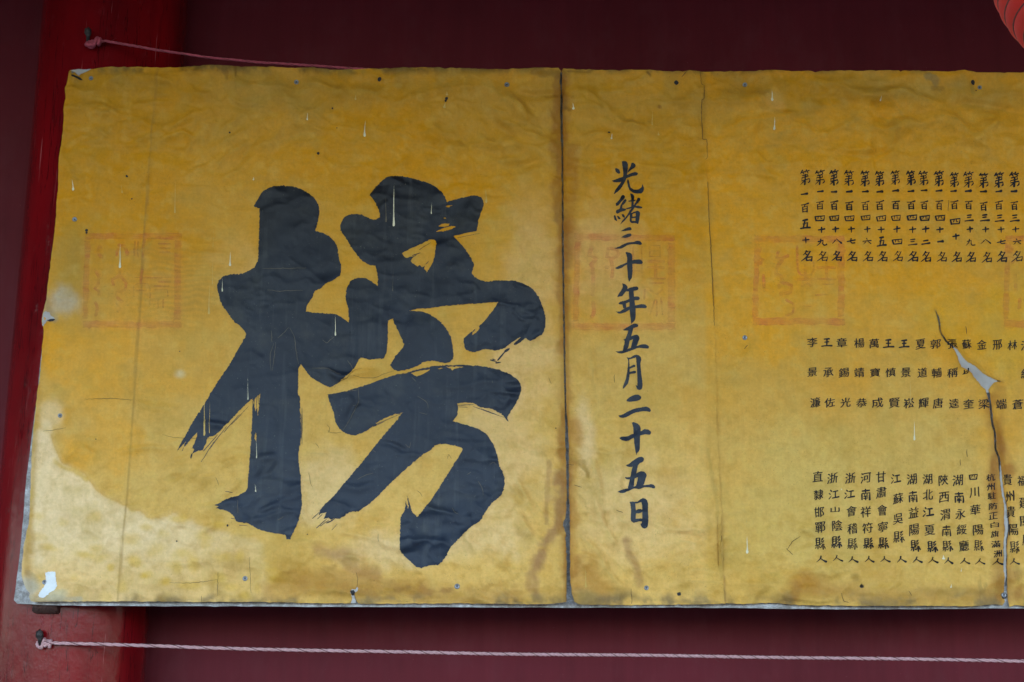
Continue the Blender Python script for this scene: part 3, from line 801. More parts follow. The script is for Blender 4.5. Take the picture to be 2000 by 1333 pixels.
def to_world(poly, jitter=0):
    a = np.array(poly, float)
    x, z = Pn(a[:, 0], a[:, 1])
    return list(zip(x.tolist(), z.tolist()))

def cdt(polys, holes, grid):
    """triangulate the union of polys minus holes (world x,z), with a grid of inner points"""
    vs, es = [], []
    for pl_ in polys + holes:
        o = len(vs)
        vs += [Vector(p) for p in pl_]
        es += [(o + i, o + (i + 1) % len(pl_)) for i in range(len(pl_))]
    allp = np.array([(v.x, v.y) for v in vs])
    a0, b0 = allp.min(0); a1, b1 = allp.max(0)
    if grid:
        i0 = int(math.floor((a0 - x0g) / grid)); i1 = int(math.ceil((a1 - x0g) / grid))
        j0 = int(math.floor((b0 - z0g) / grid)); j1 = int(math.ceil((b1 - z0g) / grid))
        X, Z = np.meshgrid(x0g + np.arange(i0, i1 + 1) * grid, z0g + np.arange(j0, j1 + 1) * grid, indexing='ij')
        X = X.ravel(); Z = Z.ravel()
        m = np.zeros(X.shape, bool)
        for p in polys: m |= inside(p, X, Z)
        for p in holes: m &= ~inside(p, X, Z)
        vs += [Vector((x, z)) for x, z in zip(X[m].tolist(), Z[m].tolist())]
    r = delaunay_2d_cdt(vs, es, [], 0, 1e-7)
    VV = np.array([(v.x, v.y) for v in r[0]])
    T = np.array([f for f in r[2] if len(f) == 3], int)
    c = VV[T].mean(1)
    m = np.zeros(len(T), bool)
    for p in polys: m |= inside(p, c[:, 0], c[:, 1])
    for p in holes: m &= ~inside(p, c[:, 0], c[:, 1])
    T = T[m]
    used, inv = np.unique(T, return_inverse=True)
    VV = VV[used]; T = inv.reshape(T.shape)
    e1 = VV[T[:, 1]] - VV[T[:, 0]]; e2 = VV[T[:, 2]] - VV[T[:, 0]]
    flip = (e1[:, 0] * e2[:, 1] - e1[:, 1] * e2[:, 0]) < 0
    T[flip] = T[flip][:, ::-1]
    return VV, T

def sheet_mesh(name, VV, T, off, extra=None):
    y = -(hs(VV[:, 0], VV[:, 1]) + off)
    if extra is not None: y -= extra
    me = bpy.data.meshes.new(name)
    me.vertices.add(len(VV)); me.loops.add(len(T) * 3); me.polygons.add(len(T))
    co = np.stack([VV[:, 0] - O.x, y - O.y, VV[:, 1] - O.z], -1).astype(np.float32)
    me.vertices.foreach_set('co', co.ravel())
    me.loops.foreach_set('vertex_index', T.ravel().astype(np.int32))
    me.polygons.foreach_set('loop_start', np.arange(0, len(T) * 3, 3, dtype=np.int32))
    me.update(calc_edges=True); me.validate()
    return me

# backing sheet: a thin slab with a slightly dented outline
back_px = [(137,139),(300,135.5),(640,138),(1095,142),(1500,144),(2000,147),(2310,149),(2310,1190),(2000,1188.5),(1700,1190.5),(1500,1189),(1400,1187.5),(1200,1187),(1000,1187),(800,1186),(600,1185.5),(400,1184.5),(200,1183.5),(120,1183),(60,1181),(34,1179),(28,1172),(30,1150),(38,1090),(46,1010),(50,950),(60,870),(72,780),(80,700),(88,630),(98,540),(110,440),(122,320),(130,220)]
bp = to_world(crom(back_px, 20, True, .35))
VV, T = cdt([bp], [], .03)
n0 = len(VV)
V3 = [(x - O.x, -.0005 - O.y, z - O.z) for x, z in VV] + [(x - O.x, .010 - O.y, z - O.z) for x, z in VV]
F3 = [tuple(t) for t in T] + [tuple(n0 + i for i in t[::-1]) for t in T]
ec = {}
for t in T:
    for a, b in ((t[0], t[1]), (t[1], t[2]), (t[2], t[0])):
        ec[(a, b)] = 1
for (a, b) in list(ec):
    if (b, a) not in ec:
        F3.append((b, a, a + n0, b + n0))
link('backing_sheet', mesh_from('backing_sheet', V3, F3), M_BACK, board, smooth=False)

def canvas(label, outline, holes, off, curl=None):
    o_ = to_world(outline); h_ = [to_world(h) for h in holes]
    VV, T = cdt([o_], h_, GS)
    extra = None
    me = sheet_mesh('canvas_sheet', VV, T, off)
    ca = me.color_attributes.new('stain_and_fold_shade', 'FLOAT_COLOR', 'POINT')
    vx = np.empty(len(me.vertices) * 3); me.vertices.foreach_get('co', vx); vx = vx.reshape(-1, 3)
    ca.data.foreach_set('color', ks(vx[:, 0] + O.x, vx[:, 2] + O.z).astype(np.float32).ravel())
    return link('canvas_sheet', me, M_CANVAS, board, label)

top1 = [(149,146),(152,150),(160,147),(172,140),(185,137.5),(240,136.5),(310,137),(400,135.5),(480,136),(560,137.5),(640,139),(675,140),(690,138),(740,137),(860,138.5),(870,140),(880,139),(960,141),(1000,141),(1050,142.5),(1090,143)]
left1 = [(78,1178),(66,1176),(62,1168),(64,1160),(58,1152),(50,1130),(50,1112),(54,1080),(60,1040),(63,1000),(66,920),(69,860),(76,800),(83,740),(87,690),(90,650),(86,630),(92,600),(100,520),(111,430),(119,333),(128,240),(133,180),(138,143),(141,141),(144,149)]
bot1 = [(1105,1178),(1060,1182),(1000,1181.5),(900,1179.5),(860,1180),(800,1180),(700,1180),(696,1172),(694,1160),(690,1170),(686,1179.5),(600,1179),(560,1178),(480,1177),(400,1177),(300,1176.5),(200,1176),(130,1176)]
s1a = [(1094.5,150),(1092,170),(1095,188),(1093.5,205),(1095.5,300),(1096.5,400),(1097.5,520),(1099.5,640),(1102,800),(1103,850),(1104.5,900),(1106,960),(1104,1010),(1098,1030),(1103,1040),(1106,1100)]
s2a = [(1096,150),(1097.5,200),(1098.5,300),(1099.5,400),(1100.5,520),(1102.5,640),(1105.5,800),(1108.5,850),(1110.5,900),(1110,960),(1111.5,1000),(1112,1060),(1112,1100),(1114,1150),(1120,1176)]
out1 = crom(top1, 6, False, .35) + crom(s1a, 5, False, .5) + crom(bot1, 6, False, .4) + crom(left1, 6, False, .3)
seam2 = [p for p in SEAM2 if 144 <= p[1] < 1180]
out2 = crom(s2a[::-1], 5, False, .5) + crom([(1100,144),(1150,143.5),(1200,143.5),(1208,146),(1214,143.5),(1300,144),(1364,144.5)], 6, False, .35) + [(p[0], p[1] + .3) for p in seam2] + crom([(1414,1181),(1300,1182.5),(1220,1183),(1130,1182)], 6, False, .4)
seam3 = [(p[0] - 9, p[1]) for p in seam2]
tail = [(1969,1186),(1980,1183),(2000,1185),(2310,1187)]
bot3 = [(1407,1179),(1450,1181),(1500,1179),(1560,1183),(1640,1184),(1700,1185.5),(1800,1185),(1900,1185),(1940,1181),(1955,1184)]
out3 = [(p[0], p[1]) for p in seam3[::-1]] + crom([(1370,144.5),(1450,144.5),(1500,144),(1582,145.5),(1590,147),(1598,145),(1700,144.5),(1752,144.8),(1755,147.5),(1758,144.8),(1860,146),(2000,147.5),(2310,149)], 6, False, .35) + [(2310,400),(2310,800)] + crom(tail[::-1], 8, False, .3)
# the rip reaches the bottom edge: walk up its right flank and down its left one
out3 += crom(TEAR_R[::-1], 3, False, .35) + crom(TEAR_L[::-1], 3, False, .35) + crom(bot3[::-1], 6, False, .4)
sheet1 = canvas('wide left sheet carrying the huge brush character', out1, [], 0.002)
sheet2 = canvas('narrow middle sheet with the written date', out2, [], 0.0034)
sheet3 = canvas('right sheet with rows of small names and a long rip', out3, [crom([(1674,1146),(1678,1142),(1683,1146),(1681,1150),(1677,1150)], 2, True, .3)], 0.0012)
OFF = {sheet1: .002, sheet2: .0034, sheet3: .0012}

INK_LIFT = .0009
def ink(name, polys, holes, sheet, mat, grid=.006, step=2.0, jit=.45, lift=INK_LIFT, smooth=True, label=None, kind=None):
    pw_ = [to_world(crom(p, step, True, jit) if smooth else p) for p in polys]
    hw_ = [to_world(crom(p, step, True, jit) if smooth else p) for p in holes]
    VV, T = cdt(pw_, hw_, grid)
    if len(T) == 0: return None
    me = sheet_mesh(name, VV, T, OFF[sheet] + lift)
    return link(name, me, mat, sheet, label, kind)

# pale layer that shows through the rip
M_TORN = mat_simple('pale_under_layer', srgb(178, 170, 164), .5, .18, 40, .3, .002)
ink('torn_under_layer', [[(1857,677),(1872,695),(1884,709),(1900,718),(1925,735),(1945,742),(1942,752),(1931,762),(1927,771),(1916,764),(1904,752),(1886,738),(1870,728),(1863,712),(1858,695)]], [], sheet3, M_TORN, .0034, 2, .3, lift=-.0012, label='pale grey layer showing through the wide part of the rip')
ink('torn_under_layer', [[(1948,905),(1953,935),(1955,965),(1958.5,1000),(1962,1022),(1961,1042),(1958,1062),(1959,1095),(1961,1128),(1957.5,1150),(1956,1120),(1954.5,1090),(1954,1062),(1956,1040),(1955,1020),(1954,1002),(1951,965),(1948,935)]], [], sheet3, M_TORN, .0034, 2, .3, lift=-.0012, label='pale grey strip showing through the narrow lower part of the rip')
# ------------------------------------------------------------------ the huge character
B1 = [(497.6,407.5),(512,385),(535.4,369.7),(563.3,368.8),(589.4,374.2),(615.5,392.2),(625.4,412),(622.7,433.6),(617.3,455.3),(631.7,458.9),(646.1,467),(659.6,484),(663.2,507.5),(666.9,521.9),(665.6,541.7),(653.3,550.7),(638.9,557.9),(628.1,566.9),(616.4,572.3),(611,587),(602,598.7),(599.3,612.2),(617.3,614.9),(657,617.6),(671.4,625.7),(683,633.8),(700,650),(708,690),(702.4,704.5),(694.5,720.3),(676.5,740.5),(647.3,759),(625.9,750.6),(613.5,742.8),(606.5,737.4),(597.5,725.7),(589.4,714),(585,723),(585,749),(584,772.5),(587.5,780),(588.6,813.8),(589.8,858.8),(585.3,888),(587.5,919.5),(590.2,955.5),(591.6,987),(587.5,1009.5),(580.8,1029.8),(574,1043.3),(570.6,1055.7),(561.6,1055),(560.5,1046.7),(535.8,1043.3),(506.5,1035.4),(488.5,1025.3),(466,1020.8),(457,1007.3),(443.5,999.4),(424.4,994.9),(430,991),(422,989.3),(432.3,983.6),(449,974.7),(466,970),(484,961),(487.4,937.5),(489.6,906),(493,858.8),(495.3,818.3),(495.7,782),
 (479.5,795.8),(461.5,813.8),(439,838.5),(423.3,852),(409.8,856.5),(405.3,867.8),(398.5,881.3),(388,884),(378.3,889),(382,880),(377,879),(385,863.3),(388.4,847.5),(373.8,863.3),(358,884.6),(366,866),(347.9,884.6),(362.5,858.8),(385,818.3),(397.6,799.5),(417.4,765.3),(437.2,734.7),(449.9,716.7),(466,687.9),(483.2,657.2),(473.3,642.8),(457,628.4),(444.4,610.4),(433.6,594.2),(427.3,567.2),(427.3,559.7),(435.4,546.2),(455.3,539.9),(473.3,539),(489.5,531.8),(501.2,523.7),(506.6,509.3),(507.5,484),(508.4,451.7),(509.3,426.4),(509.3,412),(503,410)]
B2 = [(722.8,385),(730,374.2),(742.6,360.7),(757,352.6),(773.3,349.9),(794.9,350.8),(820,356.2),(843.5,364.3),(859.7,376),(869.6,389.5),(874,398.5),(892,393),(910,388.6),(928,387.2),(940.7,392.2),(945.6,402),(940.7,417.4),(935.3,433.6),(930.8,455.3),(913.7,458),(899.3,461.6),(885.8,464.3),(895.7,475),(910,493),(921,509.3),(926.3,523.7),(921.8,538),(934.4,549.4),(948,553.4),(971,551.7),(998.8,552.9),(1019.5,557),(1040,569),(1051.7,585),(1059.7,603.5),(1065,624.2),(1063,647),(1058.6,656.4),(1049.4,662),(1035.6,669),(1026.4,664.4),(1019.5,670),(1005.7,678),(1017,661),(998.8,672.5),(987.3,681.7),(968.9,687.4),(948,684),(925,691),(911.4,686.3),(906.8,677),(906.8,664.4),(927.5,647),(945.9,631),(962,610.4),(973.5,594.3),(950.5,595.4),(916,597.7),(870,601),(835.5,605.8),(814.8,607),(801,611),(830.9,613.8),(851.6,625.3),(870,642.6),(880.3,661),(885,684),(885.6,702.4),(879,710.4),(870,712),(847,708),(828.6,710.4),(814.8,718.5),(796.4,724.2),(778,728),(768.8,723),(763,716.2),(773.4,700),(789.5,678.2),(782.6,658.7),(773.4,640.3),(768.8,626.5),(759.6,632.2),(759,661),(756,691),(750.4,703.5),(738.9,703.5),(725,705.8),(705.5,702.4),(695,716),(688,700),(683,633.4),(681.9,610.4),(676.8,585),(680,564.4),(689.4,550.6),(706.7,546),(720.5,549.4),(738.9,562.6),(739,543.5),(733.6,522.8),(722.8,521),(706.6,511),(690.4,491.3),(679.6,473.3),(666,453.5),(667,440.8),(674,428.2),(688.6,422.8),(704.8,422.8),(719.2,429),(730,432.7),(743.5,429),(740.8,415.6),(733.6,399.4)]
B3 = [(641.6,773),(663,770.2),(701.3,759.6),(746.3,743.9),(775.5,734.9),(793.5,731.5),(825,722.5),(847.5,718.5),(881.3,716.2),(926.3,716.9),(960,722),(991.5,732.6),(1011.8,747.3),(1017.9,760.8),(1014,778.8),(1002.8,799),(991.5,817),(990.4,822.6),(980.3,812.5),(960,801.3),(937.5,797.9),(924,790),(893.7,790),(894.8,801.3),(892.5,814.8),(884.6,824.9),(901.5,830.5),(926.3,837.3),(948.8,849.6),(962.3,868.8),(971.3,891.3),(975.8,913.8),(985.4,934.2),(984.2,957.6),(977.3,972),(961,985.5),(948.5,1002.6),(937.7,1019.8),(917.9,1033.3),(899.9,1051.3),(881.9,1069.3),(871,1089),(858.5,1103.5),(842.3,1105),(826,1109.8),(813.5,1108),(802.6,1098),(783.7,1079.2),(782.5,1058.5),(783.2,1026),(783.7,1011.7),(791.8,997.2),(793.3,981),(798,995.4),(799,990),(796.3,969.3),(802.6,990),(808,1004.5),(815.3,1011.7),(826,1000.8),(842.3,979.2),(862,948.6),(880,919.8),(892.7,900),(904.9,880),(897,875.5),(870,869.9),(852,872),(840.8,882.3),(825,891.3),(798,913.8),(768.8,940.8),(746.3,963.3),(728.3,981.3),(700,1000),(686.5,1001.7),(664,1015),(655,1014),(648.3,1017.4),(643,1013),(634.8,1016.3),(639.3,1002.8),(624.7,1007.3),(630.3,993.8),(650.5,973.5),(673,946.5),(700,915),(712.5,900.3),(735,871),(757.5,844),(775.5,823.8),(787.9,808),(777.8,811.4),(753,822.6),(730.5,835),(708,848.5),(690,852.6),(669.8,845),(657.4,828.3),(654,810.3),(646,790)]
BH = [[(785.9,498.5),(802,489.5),(820,482.3),(838,473.3),(846,471),(852.5,476),(849.8,502),(843.5,520),(833.6,535.4),(829,527.3),(831,522),(824,525.5),(820,521),(816.5,524.6),(803,514.7),(805.7,508.4),(817,500),(805,506),(791.3,506.6)],
      [(852.5,455.5),(866,449),(884,444.5),(890.5,446),(880,451),(866,455)], [(856,446),(864,441),(878,440),(878,442.5),(868,446.5)], [(871,408),(877,404.5),(884,404.5),(876,409)],
      [(866,429),(870,427.5),(872,430),(868,431)],
      [(497.5,786),(504,778),(511,771.5),(510,782),(508,796),(506,815),(504,800),(501,806),(499,795)],
      [(804,732),(817,728),(841,724),(836,728.5),(815,737.5),(806,733.5)],[(870,719.5),(880,719),(895,719.5),(906,720.5),(890,722.5),(884,727),(880,722)],[(856,722),(862,721),(866,722.5),(858,724)],
      [(735,829),(745,823),(770,812.5),(780,811),(772,815),(750,824.5),(738,831.5)],[(800,732),(808,729.5),(812,731)],
      [(924,653),(930,645),(937,638),(936,645),(928,655),(922,659)],
      [(500,856),(502,848),(504,857),(502.5,866)]]
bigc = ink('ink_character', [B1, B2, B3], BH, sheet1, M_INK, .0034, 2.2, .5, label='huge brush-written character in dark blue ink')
# dry-brush hairs that left the main stroke
hair = []
for (a, b, wd) in [((378,889),(376,898),2.2),((412,880),(434,850),1.1),((396,905),(420,866),.9),((400,884),(428,852),1.2),((420,868),(446,836),1),((440,848),(470,812),1),((455,832),(488,796),.8),((612,1015),(626,1002),1.2),((620,1034),(640,1016),1.2),((628,1030),(644,1018),1),((640,1024),(652,1018),2),((622,1016),(632,1006),1.2),((650,1038),(660,1026),.8),((648,1020),(656,1014),1.6),
                   ((972,707),(988,688),2.6),((986,690),(995,684),4),((958,706),(970,709),2.2),((968,712),(978,711),2.5),((962,704),(968,706),1.4),((1004,676),(1016,664),2.4),((1010,672),(1022,663),2),((454,1014),(462,1016),1),((470,1028),(486,1029),.8),((886,463),(930,455),1),((893,468),(938,460),.6),((880,461),(912,454),1.4),
                   ((730,836),(752,826),.9),((732,833),(786,810),.8),((895,794),(925,793),1.1),((897,797),(914,798),.8),((925,797),(985,818),.8),((940,801),(970,812),.7),((986,816),(993,826),2.4),((700,1001),(716,988),1.4),((712,990),(724,980),1.2),((786,736),(812,728),1.6),((794,734),(822,725),1),((500,775),(498,812),.9),((505,772),(503,800),.9),((508,772),(507,792),.7),
                   ((896,596),(918,593),1),((902,599),(930,594.5),.9),((920,592),(948,593),.8),((820,492),(842,478),.8),((806,503),(822,498),1.2),((832,520),(838,514),.8),((590,812),(592,870),1),((592,800),(593,850),.7),((443,962),(456,964),1.2)]:
    hair.append(ribbon([(a[0], a[1], wd), ((a[0] + b[0]) / 2, (a[1] + b[1]) / 2, wd * 1.2), (b[0], b[1], wd * .6)]))
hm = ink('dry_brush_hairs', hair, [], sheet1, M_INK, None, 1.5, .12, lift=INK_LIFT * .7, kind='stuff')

# ------------------------------------------------------------------ the written date
def zp(ox, oy, pl_, s=7.407):
    return [(ox + x / s, oy + y / s) for x, y in pl_]
DATE = [
 (310, [[(318,95),(350,88),(385,95),(408,130),(405,200),(400,260),(385,330),(350,400),(290,490),(205,555),(225,500),(270,430),(320,360),(340,290),(340,220),(325,140)],[(222,182),(245,178),(285,205),(300,250),(280,258),(240,235)],[(458,115),(485,112),(518,150),(510,175),(470,195),(405,240),(410,215),(445,160)],[(178,350),(230,335),(330,300),(420,260),(480,238),(530,240),(555,262),(535,282),(480,285),(400,315),(300,372),(240,375),(195,368)],[(402,335),(420,335),(435,400),(450,450),(480,472),(540,478),(590,460),(612,430),(620,395),(640,450),(635,500),(600,530),(545,535),(480,525),(440,500),(415,450),(400,380)]], []),
 (310, [[(320,570),(345,558),(370,585),(355,620),(310,670),(270,715),(240,722),(232,690),(255,675),(290,630)],[(350,640),(375,625),(390,645),(370,680),(330,720),(330,750),(385,760),(380,780),(320,800),(260,830),(238,820),(240,785),(290,760),(300,720)],[(208,860),(225,850),(255,930),(245,940),(215,920)],[(250,862),(280,870),(305,900),(295,915),(265,900)],[(318,838),(345,835),(368,870),(360,890),(330,870)],[(440,545),(465,540),(500,570),(495,640),(490,720),(455,740),(460,650),(450,580)],[(412,655),(450,645),(520,630),(515,650),(460,662),(420,668)],[(550,595),(585,600),(590,625),(560,670),(520,720),(480,780),(420,860),(360,930),(295,988),(330,930),(390,860),(440,780),(500,700),(535,640)],[(385,750),(450,732),(550,715),(615,735),(615,752),(560,752),(500,742),(430,760),(390,768)],[(440,830),(500,800),(550,785),(583,810),(580,880),(565,950),(555,972),(535,960),(460,958),(435,930),(438,880)]], [[(475,835),(520,818),(525,860),(480,872)],[(465,895),(520,885),(520,925),(468,930)]]),
 (310, [[(312,1078),(370,1040),(430,1018),(455,1025),(468,1050),(440,1062),(380,1072)],[(312,1168),(370,1130),(430,1108),(455,1112),(468,1135),(430,1158),(370,1172)],[(208,1325),(280,1300),(350,1262),(430,1235),(500,1228),(540,1212),(590,1220),(618,1262),(590,1272),(530,1262),(470,1262),(400,1280),(330,1320),(270,1332)]], []),
 (440, [[(375,418),(400,412),(450,428),(473,460),(475,560),(478,680),(468,790),(440,825),(428,845),(415,800),(405,700),(398,580),(397,480)],[(225,648),(290,610),(390,570),(470,535),(550,522),(600,525),(630,562),(610,585),(540,585),(480,585),(390,600),(310,650),(250,660)]], []),
 (440, [[(328,868),(370,880),(405,920),(400,960),(360,1010),(330,1050),(285,1058),(260,1070),(262,1045),(300,990),(335,920)],[(395,960),(430,935),(500,915),(545,915),(563,940),(550,965),(510,975),(440,985),(390,985)],[(420,960),(490,960),(505,1100),(520,1200),(523,1300),(515,1390),(490,1420),(460,1455),(450,1380),(438,1250),(432,1100)],[(275,1150),(300,1132),(380,1110),(450,1080),(520,1052),(570,1060),(582,1090),(560,1108),(500,1108),(430,1135),(350,1165),(285,1165)],[(330,1160),(385,1150),(388,1215),(345,1225)],[(240,1265),(300,1265),(350,1230),(430,1195),(520,1180),(600,1165),(660,1170),(685,1200),(675,1222),(600,1220),(520,1222),(440,1240),(370,1280),(310,1297),(265,1290)]], []),
 (560, [[(338,648),(400,610),(480,565),(520,558),(560,575),(560,595),(530,612),(480,625),(440,655),(360,658)],[(425,640),(490,620),(470,700),(440,790),(415,900),(380,960),(335,950),(350,880),(380,760),(410,690)],[(345,785),(400,765),(470,735),(530,718),(565,735),(577,780),(555,830),(535,890),(500,930),(450,925),(460,870),(485,785),(440,800),(370,810)],[(232,960),(270,958),(340,945),(440,915),(540,885),(620,860),(680,865),(715,895),(705,922),(640,918),(560,912),(480,940),(400,970),(330,990),(270,985)]], []),
 (680, [[(393,165),(425,185),(432,260),(432,400),(415,520),(380,575),(345,610),(332,608),(345,560),(375,480),(395,380),(410,280),(412,190)],[(393,160),(440,160),(500,128),(535,122),(580,140),(602,190),(590,250),(600,380),(612,480),(620,560),(605,620),(575,635),(545,625),(520,580),(520,562),(545,575),(545,480),(540,360),(532,250),(525,160),(460,180),(415,188)],[(425,310),(450,290),(490,268),(518,275),(515,298),(480,310),(435,328)],[(425,385),(470,365),(515,357),(528,375),(515,395),(470,402),(430,408)]], []),
 (680, [[(385,775),(440,730),(500,703),(550,698),(590,715),(602,745),(580,770),(520,790),(450,800),(400,795)],[(272,990),(320,985),(400,945),(500,900),(600,875),(680,865),(725,885),(743,920),(730,940),(680,930),(600,935),(500,960),(400,1015),(350,1030),(300,1022)]], []),
 (800, [[(467,208),(490,198),(540,215),(585,250),(595,300),(585,400),(583,500),(578,600),(545,650),(530,680),(515,620),(500,500),(490,380),(487,270)],[(283,432),(330,412),(400,405),(470,375),(560,350),(600,330),(650,303),(700,310),(740,335),(745,355),(725,383),(660,378),(600,392),(500,425),(430,465),(380,480),(320,465)]], []),
 (800, [[(378,825),(430,800),(500,745),(570,705),(620,705),(642,735),(630,770),(590,790),(540,830),(440,850),(400,845)],[(485,830),(565,790),(545,870),(530,950),(505,1030),(490,1130),(450,1175),(410,1150),(430,1060),(450,960)],[(368,995),(420,995),(480,980),(540,935),(600,908),(650,918),(682,960),(660,1040),(635,1110),(590,1160),(520,1140),(540,1070),(558,995),(510,1010),(430,1025),(380,1020)],[(255,1215),(310,1185),(400,1160),(500,1130),(600,1110),(700,1100),(750,1092),(790,1110),(808,1135),(790,1155),(730,1140),(640,1142),(570,1168),(500,1160),(430,1190),(350,1228),(300,1228)]], []),
 (880, [[(430,765),(470,760),(540,760),(590,720),(635,703),(680,725),(700,780),(695,900),(700,1000),(690,1120),(650,1145),(610,1130),(585,1080),(608,1065),(608,1045),(560,1045),(495,1065),(450,1040),(445,980),(450,880),(440,800)]], [[(512,790),(550,782),(600,762),(610,800),(612,880),(590,868),(550,870),(520,890)],[(520,935),(580,928),(608,910),(612,1005),(560,1005),(518,1010)]]),
]
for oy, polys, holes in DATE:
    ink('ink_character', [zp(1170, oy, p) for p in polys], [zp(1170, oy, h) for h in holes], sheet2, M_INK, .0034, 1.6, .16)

# ------------------------------------------------------------------ small brush characters
G = {
'一': [[(5,58,22),(50,48,26),(95,36,42)]],
'第': [[(25,3,9),(2,28,5)],[(14,20,7),(45,12,7)],[(30,20,6),(38,30,7)],[(62,0,9),(48,20,5)],[(55,16,7),(92,6,7)],[(70,14,6),(80,26,7)],[(20,42,7),(75,32,8),(76,48,7)],[(16,58,6),(78,50,7)],[(18,58,7),(14,76,7),(90,66,8),(92,84,9),(78,94,6)],[(50,32,9),(50,66,10),(50,102,12)],[(48,74,8),(8,100,3)]],
'百': [[(2,16,7),(50,11,8),(98,2,13)],[(52,12,8),(42,36,7)],[(22,38,11),(26,98,11)],[(24,40,8),(78,33,10),(78,100,13)],[(30,65,7),(72,61,7)],[(28,92,8),(74,88,8)]],
'四': [[(4,20,13),(16,98,14)],[(10,22,10),(95,5,12),(86,92,15)],[(20,94,11),(85,88,11)],[(38,26,9),(30,66,7)],[(60,22,9),(60,56,8),(76,54,7)]],
'三': [[(25,12,10),(75,2,14)],[(28,46,9),(70,38,12)],[(2,96,10),(50,86,11),(98,82,18)]],
'二': [[(20,28,16),(78,12,20)],[(0,94,14),(50,84,16),(100,74,24)]],
'十': [[(2,50,12),(98,34,18)],[(50,2,18),(52,60,16),(52,100,9)]],
'九': [[(15,40,9),(62,24,11),(58,70,10),(70,92,11),(98,86,12),(97,68,4)],[(40,4,12),(34,55,10),(2,98,4)]],
'八': [[(36,25,10),(24,58,8),(4,88,4)],[(45,6,6),(70,40,9),(98,82,15)]],
'七': [[(2,62,9),(95,28,13)],[(48,6,11),(42,60,10),(55,84,11),(92,80,12)]],
'六': [[(42,0,13),(54,18,9)],[(2,48,8),(98,34,13)],[(36,60,10),(12,97,4)],[(62,55,8),(94,90,14)]],
'五': [[(22,12,10),(72,2,14)],[(46,8,11),(30,92,10)],[(24,46,9),(72,36,11),(64,88,12)],[(0,99,10),(50,90,11),(100,86,16)]],
'名': [[(48,2,11),(36,24,8),(18,44,5)],[(44,14,8),(80,7,10),(50,60,9),(2,100,5)],[(38,32,7),(52,44,9)],[(46,66,8),(50,96,10)],[(48,67,8),(97,60,10),(88,97,13)],[(50,93,8),(88,89,8)]],
'人': [[(46,2,12),(38,45,10),(2,98,4)],[(42,42,7),(70,72,11),(100,94,19)]],
'王': [[(22,12,10),(75,3,14)],[(28,48,9),(70,42,11)],[(50,6,11),(48,90,11)],[(0,98,10),(50,88,11),(100,86,16)]],
'江': [[(18,4,9),(30,18,12)],[(4,36,8),(18,50,10)],[(2,98,10),(28,64,4)],[(42,20,9),(88,12,12)],[(64,16,10),(62,80,10)],[(32,88,9),(99,74,14)]],
'縣': [[(14,4,8),(14,60,8)],[(14,4,7),(46,1,8),(46,58,9)],[(16,22,5),(44,20,5)],[(16,40,5),(44,38,5)],[(2,68,7),(54,58,8)],[(28,66,7),(28,96,8)],[(14,76,7),(2,94,4)],[(40,72,7),(50,86,8)],[(84,0,8),(60,10,5)],[(76,10,8),(62,26,6),(82,32,8)],[(88,20,7),(60,48,6),(92,52,8)],[(77,52,8),(77,97,9)],[(66,64,7),(56,84,4)],[(88,62,7),(100,84,10)]],
'南': [[(46,2,10),(48,32,9)],[(12,20,9),(86,11,11)],[(12,42,11),(14,98,10)],[(12,42,8),(88,36,10),(88,96,13)],[(36,48,7),(42,58,7)],[(64,44,7),(56,56,6)],[(30,68,7),(72,63,7)],[(28,81,7),(74,77,7)],[(50,60,9),(50,98,9)]],
}
font_cache = {}
def glyph(ch):
    """triangulated outline of one written character, unit box, y up"""
    if ch in font_cache: return font_cache[ch]
    cu = bpy.data.curves.new('written_character', 'FONT')
    cu.body = ch
    cu.resolution_u = 3
    ob = bpy.data.objects.new('tmp', cu)
    COL.objects.link(ob)
    me = ob.evaluated_get(bpy.context.evaluated_depsgraph_get()).to_mesh()
    me.calc_loop_triangles()
    V = np.array([(v.co.x, v.co.y) for v in me.vertices])
    T = np.array([t.vertices[:] for t in me.loop_triangles], int)
    bpy.data.objects.remove(ob); bpy.data.curves.remove(cu)
    V = (V - V.min(0)) / (V.max(0) - V.min(0))
    V, T = refine(V, T, .26)
    font_cache[ch] = (V, T)
    return V, T

